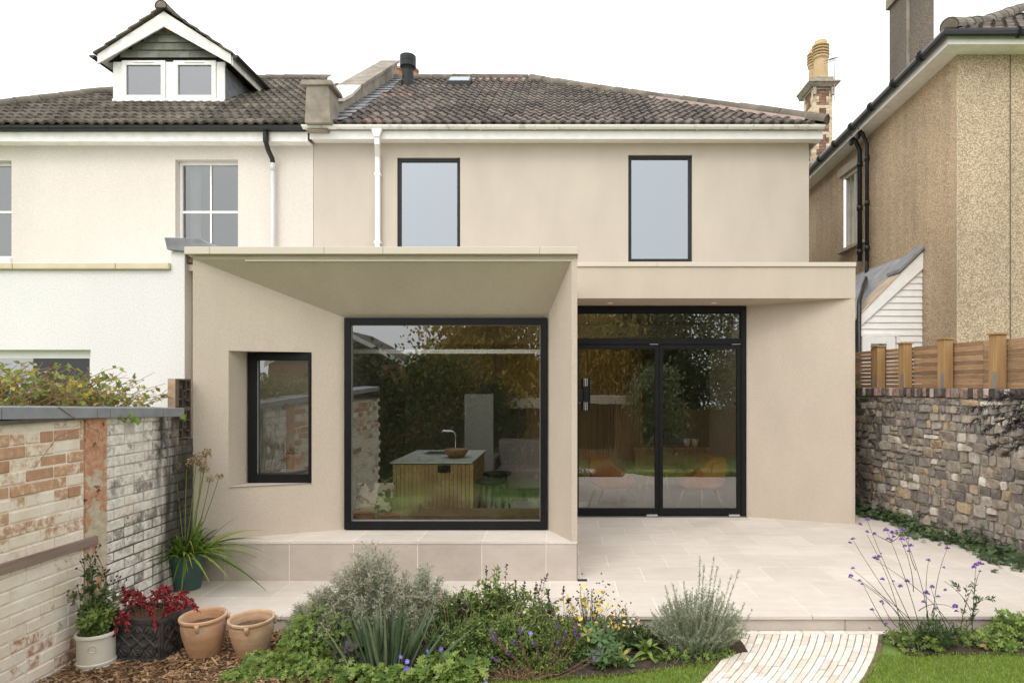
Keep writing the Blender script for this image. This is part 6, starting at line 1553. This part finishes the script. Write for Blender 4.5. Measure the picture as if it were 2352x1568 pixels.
Yk = 8.05; m = MB(); m.tube([at(1046, 1046, Yk), at(1046, 1000, Yk), at(1044, 993, Yk), at(1038, 990, Yk), at(1018, 989, Yk), at(1013, 991, Yk)], .012, 8); m.build('spout', M('tap_steel', (.6, .6, .58), .25, .05, metal=.9), o, smooth=True)
bp = (px(1048, 7.45), 7.45, it+.001); o = thing('wooden_bowl', 'turned brown wooden bowl on the kitchen island', 'bowl', bp)
m = MB(); m.lathe([(0, .0), (.07, .0), (.09, .012), (.125, .055), (.14, .09), (.134, .092), (.118, .058), (.08, .02), (0, .014)], bp, 32); m.build('body', M('dark_bowl', (.30, .16, .075), .4, .2, 10), o, smooth=True)
# cushion on the window seat
cpos = (px(860, 6.52), 6.52, .46); 
def cushion_mat():
    m, n, b = nodes('cushion_print'); 
    t = noise(n, 10, 5, .55); c = mix(n, maprange(n, t, .545, .56), (.66, .56, .43), (.05, .035, .04)); 
    c = mix(n, maprange(n, noise(n, 14, 4), .62, .64, 0, .6), c, (.45, .22, .10)); L(n, c, b.inputs['Base Color']); b.inputs['Roughness'].default_value = .9; return m
m = MB(); nn = 13; g_ = np.linspace(-1, 1, nn)
fr = []; bk = []
for u in g_:
    for v in g_:
        th_ = .055*max(0, (1-u**4))**.6*max(0, (1-v**4))**.6; sc_ = 1 - .07*(u*u)*(1-abs(v))*1 ; X = cpos[0] + .19*u*(1 - .06*(1-v*v)); Z = cpos[2] + .145 + .145*v*(1 - .06*(1-u*u))
        fr.append((X, cpos[1] - th_ + .05*v, Z)); bk.append((X, cpos[1] + th_ + .05*v + .001, Z))
i = np.arange(nn-1)[:, None]*nn; j = np.arange(nn-1)[None]; q = np.stack([i+j, i+nn+j, i+nn+j+1, i+j+1], -1).reshape(-1, 4)
m.addn(fr, q); m.addn(bk, q[:, ::-1]); tag(m.build('cushion', cushion_mat(), smooth=True, origin=cpos), 'cream cushion with dark leaf print on the window seat', 'cushion')
# stools
stl = M('dark_green_stool', (.015, .03, .025), .4, .2)
for k, (xs, Yst, lab) in enumerate(((1128, 7.35, 'dark bar stool with four legs nearest the window beside the kitchen island'), (1142, 8.0, 'dark bar stool further back beside the kitchen island'))):
    c = (px(xs, Yst), Yst, 0); o = thing('bar_stool', lab, 'stool', c, 'kitchen bar stools')
    m = MB(); m.lathe([(0, .62), (.15, .62), (.17, .635), (.17, .655), (.14, .665), (0, .66)], c, 24); m.build('seat', stl, o, smooth=False)
    for a in (.5, 2.1, 3.6, 5.2): m = MB(); m.tube([(c[0]+.11*math.cos(a), c[1]+.11*math.sin(a), .62), (c[0]+.19*math.cos(a), c[1]+.19*math.sin(a), 0)], .014, 8); m.build('leg', stl, o)
# armchairs by the doors
ORG = M('rust_fabric', (.50, .17, .045), .85, .12, 30, .3, 200); LEGW = M('pale_oak_leg', (.52, .33, .18), .5, .12, 12)
def armchair(label, flip, Yc, X0px, pts):
    xs_ = [px(p[0], Yc) for p in pts]; cx_ = (min(xs_)+max(xs_))/2
    o = thing('armchair', label, 'armchair', (cx_, Yc+.3, 0), 'rust armchairs facing each other')
    prof = [(px(x, Yc), pz(y, Yc)) for x, y in pts[5:] + pts[:5]]
    m = MB(); m.prism([(x, Yc, z) for x, z in prof], (0, .58, 0)); m.build('shell', ORG, o, bevel=.03, seg=4)
    hd = pts[0:2]
    x0_, x1_ = sorted((px(pts[0][0], Yc), px(pts[1][0], Yc))); zt5 = pz(pts[0][1], Yc); zb5 = pz(pts[0][1]+22, Yc)
    m = MB(); m.box(x0_-.005, x1_+.02, Yc+.05, Yc+.53, zb5, zt5+.015); m.build('head_cushion', ORG, o, bevel=.04, seg=4)
    return o
def legs(o, spec):
    for (xt, xb, Yt, Yb) in spec:
        m = MB(); m.tube([(px(xt, Yt), Yt, pz(1124, Yt)), (px(xb, Yb), Yb, 0.0)], .018, 8, .011); m.build('leg', LEGW, o, smooth=True)
Yc = 9.12
a1 = armchair('rust orange armchair on splayed pale legs behind the left glazed door', 1, Yc, 0, [(1355, 1056), (1402, 1056), (1418, 1072), (1466, 1108), (1450, 1122), (1385, 1124), (1362, 1112), (1352, 1072)])
legs(a1, [(1366, 1349, Yc+.05, Yc+.02), (1418, 1425, Yc+.05, Yc+.02), (1440, 1462, Yc+.5, Yc+.55), (1385, 1375, Yc+.5, Yc+.55)])
a2 = armchair('rust orange armchair on splayed pale legs behind the right glazed door', -1, Yc, 0, [(1670, 1054), (1632, 1056), (1618, 1072), (1562, 1112), (1576, 1122), (1640, 1124), (1662, 1112), (1674, 1072)])
legs(a2, [(1570, 1552, Yc+.05, Yc+.02), (1612, 1612, Yc+.05, Yc+.02), (1648, 1661, Yc+.05, Yc+.02), (1640, 1655, Yc+.5, Yc+.55)])
tb = (px(1510, 9.7), 9.75, 0); o = thing('coffee_table', 'round pale table on thin legs between the rust armchairs', 'table', tb)
m = MB(); m.lathe([(0, .48), (.28, .48), (.285, .49), (.285, .505), (0, .507)], tb, 36); m.build('tabletop', LEGW, o)
for a in (.6, 2.2, 3.8, 5.4): m = MB(); m.tube([(tb[0]+.16*math.cos(a), tb[1]+.16*math.sin(a), .48), (tb[0]+.26*math.cos(a), tb[1]+.26*math.sin(a), 0)], .014, 8, .009); m.build('leg', LEGW, o)
for x, lab in ((1484+94, 'white cup on the left on the sideboard behind the right door'), (1597, 'white cup on the right on the sideboard behind the right door')):
    c = (px(x, 11.0), 11.0, .651+.052); o = thing('cup', lab, 'cup', c, 'white cups'); m = MB(); m.lathe([(0, 0), (.035, 0), (.055, .12), (.05, .12), (.03, .01), (0, .01)], c, 18); m.build('body', WHITE, o, smooth=True)
o = thing('sideboard', 'long low timber sideboard at the back of the room behind the right door', 'sideboard', (1.9, 11.1, 0))
m = MB(); m.box(1.2, 3.1, 10.8, 11.3, .1, .66); m.build('carcass', OAKV, o); m = MB(); m.box(1.17, 3.13, 10.78, 11.32, .66, .70); m.build('top', WOODF, o)
for X in (1.25, 3.0): m = MB(); m.box(X, X+.05, 10.85, 10.9, 0, .1); m.build('leg', WOODF, o)
# sofa
sf = (-.45, 10.3, 0); SOF = M('light_grey_fabric', (.22, .20, .19), .9, .06, 20); o = thing('sofa', 'light grey sofa at the back right behind the big square window', 'sofa', sf)
m = MB(); m.box(-1.0, .05, 10.0, 10.7, .15, .45); m.build('seat', SOF, o, bevel=.05, seg=3); m = MB(); m.box(-1.0, .05, 10.6, 10.85, .2, .85); m.build('backrest', SOF, o, bevel=.06, seg=3)
m = MB(); m.box(-1.15, -.98, 9.98, 10.84, .15, .62); m.build('armrest', SOF, o, bevel=.04, seg=3)
# potted plant on the window shelf
ppx = (px(673, 6.42), 6.42, .871); o = thing('sill_plant_pot', 'small terracotta pot standing in a white saucer behind the side window', 'pot', ppx)
m = MB(); m.lathe([(0, .028), (.055, .028), (.075, .14), (.085, .142), (.086, .175), (.075, .175), (.07, .15), (0, .15)], ppx, 28); m.build('body', M('orange_clay', (.52, .25, .14), .8, .1), o, smooth=False)
m = MB(); m.lathe([(0, 0), (.08, 0), (.12, .02), (.117, .026), (.08, .012), (0, .012)], ppx, 28); m.build('saucer', WHITE, o, smooth=True)
bush('sill_succulent', 'small dark succulent growing in the terracotta pot behind the side window', 'plant', (ppx[0], ppx[1], ppx[2]+.15), .06, .05, .09, 14, 14, .03, .01, LM['dark'], SG, .8)
pl2 = (px(627, 6.5), 6.5, .871); o = thing('sill_leaf_plant', 'sparse plant with long dark green leaves behind the side window left of the terracotta pot', 'plant', pl2)
m = MB(); cst = [np.array([pl2, at(640, 1020, 6.5), at(628, 985, 6.5), at(612, 965, 6.45)]), np.array([pl2, at(650, 1040, 6.5), at(655, 1005, 6.45)]), np.array([pl2, at(642, 1060, 6.5), at(652, 1010, 6.42)])]
for c in cst: m.tube(c, .004, 5, .002)
m.build('stem', SDk, o)
m = MB(); m.blades([cst[0][-1]+(.03, 0, 0), cst[1][-1], cst[2][-1]], [(1, -.1, -.6), (-.35, -.2, -1.), (-.8, 0, .4)], [.13, .19, .1], [.035, .05, .03], 5, .2); m.build('leaf', LM['green'], o)
# curtain in the cream house
m = MB(); yv = YM + .34; xs_ = np.linspace(px(412, YM), px(436, YM), 40); V = np.vstack([np.column_stack([xs_ + o_*.0, yv + .035*np.sin(np.linspace(0, 7*math.pi, 40)), np.full(40, z)]) for z, o_ in ((3.4, 0), (pz(372, YM), 0))])
i = np.arange(39); m.addn(V, np.stack([i, i+1, i+41, i+40], -1)); tag(m.build('curtain', M('cream_curtain', (.80, .77, .70), .9, .05), smooth=True, origin=(px(424, YM), yv, 3.4)), 'cream net curtain at the left of the upper sash window', 'curtain')

# ================================================================ the garden behind the viewer, seen mirrored in the glass
ZB = -1.22
def tree(label, x, y, h, rx, trunk_r, lm, n, Ls, weep=0, crown0=.25, name='garden_tree'):
    o = thing(name, label, 'tree', (x, y, ZB), 'trees mirrored in the windows')
    cs = []
    tr = np.array([(x, y, ZB), (x+.1, y, ZB+h*.3), (x-.05, y+.1, ZB+h*.6), (x, y, ZB+h*.92)]); m = MB(); m.tube(tr, [trunk_r, trunk_r*.8, trunk_r*.5, .02], 10)
    for k in range(26):
        t = rng.uniform(crown0, .92); b0 = np.array((np.interp(t, [0, .3, .6, .92], tr[:, 0]), np.interp(t, [0, .3, .6, .92], tr[:, 1]), ZB + h*t)); a = rng.uniform(0, 6.28); r = rx*rng.uniform(.6, 1.05)*math.sin(math.pi*min(1, .18+.8*(t-crown0)/(1-crown0)*.9))
        tip = b0 + (r*math.cos(a), r*math.sin(a), h*.10*(1-weep*2.2)); c = (b0+tip)/2 + (0, 0, h*.06); tt = np.linspace(0, 1, 6)[:, None]; q = (1-tt)**2*b0 + 2*tt*(1-tt)*c + tt**2*tip; cs.append(q); m.tube(q, trunk_r*.28, 5, .01)
    m.build('trunk', SBr, o)
    P, D = along(cs, n//26, .2); P = P + rng.normal(0, rx*.2, P.shape); P[:, 2] = np.maximum(P[:, 2], ZB+.1); m = MB(); Dn = rng.normal(size=P.shape) + (0, 0, -weep*3); m.leaves(P, Dn, rng.uniform(.6, 1.3, len(P))*Ls*1.5, rng.uniform(.4, .65, len(P))*Ls*1.5, .15, .1); m.build('crown', lm, o)
YLW = leaf_mat('yellow_birch_leaf', [(0, (.24, .18, .04)), (.5, (.52, .37, .08)), (1, (.75, .58, .20))], .6, .5); EVG = leaf_mat('evergreen_leaf', [(0, (.03, .05, .018)), (1, (.11, .16, .055))], .5, .25); OLV = leaf_mat('olive_leaf', [(0, (.08, .10, .035)), (1, (.26, .29, .10))], .5, .35)
tree('tall yellow birch at the far end of the garden', -2.2, -10.2, 9.5, 2.9, .16, YLW, 15000, .13, .6, .12)
tree('second yellow birch nearer the right of the garden', 1.6, -13, 8.5, 2.6, .14, YLW, 9000, .14, .5, .2)
tree('broad olive green tree in the middle of the far garden', -4.0, -8.2, 3.5, 1.7, .12, OLV, 6000, .13, .1, .12)
tree('dark evergreen tree at the left of the far garden', -6.0, -6.5, 3.5, 1.6, .14, EVG, 7000, .14, 0, .08)
tree('dark evergreen tree by the back fence on the right', 4.8, -12.5, 6.2, 2.6, .15, EVG, 8000, .15, 0, .1)
tree('dark evergreen tree at the far right of the back fence', 9.5, -11.5, 6.6, 2.8, .15, EVG, 7000, .15, 0, .1)
tree('olive green tree near the back fence on the right', 7.2, -9.0, 4.6, 1.5, .1, OLV, 4000, .12, 0, .2)
tree('dense dark evergreen closing the view behind the garden room', 3.4, -14.5, 6.4, 2.6, .16, EVG, 11000, .17, 0, .05)
tree('low dense dark evergreen left of the garden room', -2.2, -8.2, 2.6, 1.5, .10, EVG, 6000, .12, 0, .05)
tree('pale leaved tree in front of the back fence on the right', 3.6, -7.2, 3.6, 1.2, .08, leaf_mat('pale_willow_leaf', [(0, (.14, .17, .08)), (1, (.34, .38, .20))], .6, .3), 3500, .12, .3, .2)
o = thing('garden_room', 'timber slatted garden room with a pale flat roof edge at the end of the garden', 'garden room', (1.0, -9.2, ZB))
m = MB(); x = -1.6
gy = -8.6
while x < 3.2:
    if not (.4 < x < 2.1): m.box(x, x+.05, gy, gy+.03, ZB, ZB+2.2)
    else: m.box(x, x+.05, gy, gy+.03, ZB, ZB+.45)
    x += .07
m.build('cladding', CEDAR, o); m = MB(); m.box(-1.62, 3.22, gy-2.4, gy-.03, ZB, ZB+2.2); m.build('wall', M('dark_cabin', (.05, .04, .033), .8, .2), o)
m = MB(); m.box(-1.9, 3.5, gy-2.7, gy+.35, ZB+2.22, ZB+2.5); m.build('roof', CAPM, o); m = MB(); m.box(.42, 2.08, gy-.02, gy+.02, ZB+.46, ZB+2.18); m.build('window', M('cabin_glass', (.015, .015, .015), .1, .1), o)
o = thing('back_fence', 'brown close boarded fence across the end of the garden', 'fence', (4, -10.5, ZB))
m = MB(); x = -9
while x < 13: m.box(x, x+.14, -10.9, -10.88, ZB, ZB+1.9 + rng.normal(0, .01)); x += .15
m.build('board', timber('fence_board', (.30, .17, .09), (.18, .10, .055), 'z', .2), o)
o = thing('added_tree_belt', 'belt of autumn trees beyond the end of the garden', 'trees', (4, -19, ZB)); o['kind'] = 'stuff'  # added foliage mass that fills white sky gaps in the reflections
n = 26000; X = rng.uniform(-3.5, 22, n); top = 4.6 + 1.3*np.sin(X*.9) + .8*np.sin(X*2.3+1); T = rng.random(n)**.7
P = np.column_stack([X, -19 + rng.normal(0, .9, n), ZB + T*(top - ZB)]); m = MB(); m.leaves(P, rng.normal(size=(n, 3)), rng.uniform(.18, .36, n), rng.uniform(.10, .2, n)); m.build('foliage', OLV, o, kind='stuff')
o = thing('gabled_house', 'brick house with twin grey gables beyond the end of the garden', 'house', (-9, -24, ZB))
m = MB(); m.box(-16, -1.2, -31, -24.1, ZB, 2.85); m.build('wall', M('far_brick', (.28, .15, .10), .9, .2), o)
m = MB()
for xg in (-12.4, -4.8): m.prism([(xg-3.8, -24.3, 2.85), (xg+3.8, -24.3, 2.85), (xg, -24.3, 4.9)], (0, -7, 0))
m.build('roof', TILEL, o)
m = MB()
for xg in (-12.4, -4.8):
    for sg in (-1, 1): m.prism([(xg, -24.0, 5.05), (xg, -24.0, 4.80), (xg+sg*3.8, -24.0, 2.72), (xg+sg*3.8, -24.0, 2.97)], (0, -.1, 0))
m.build('barge_board', DIRTYW, o)
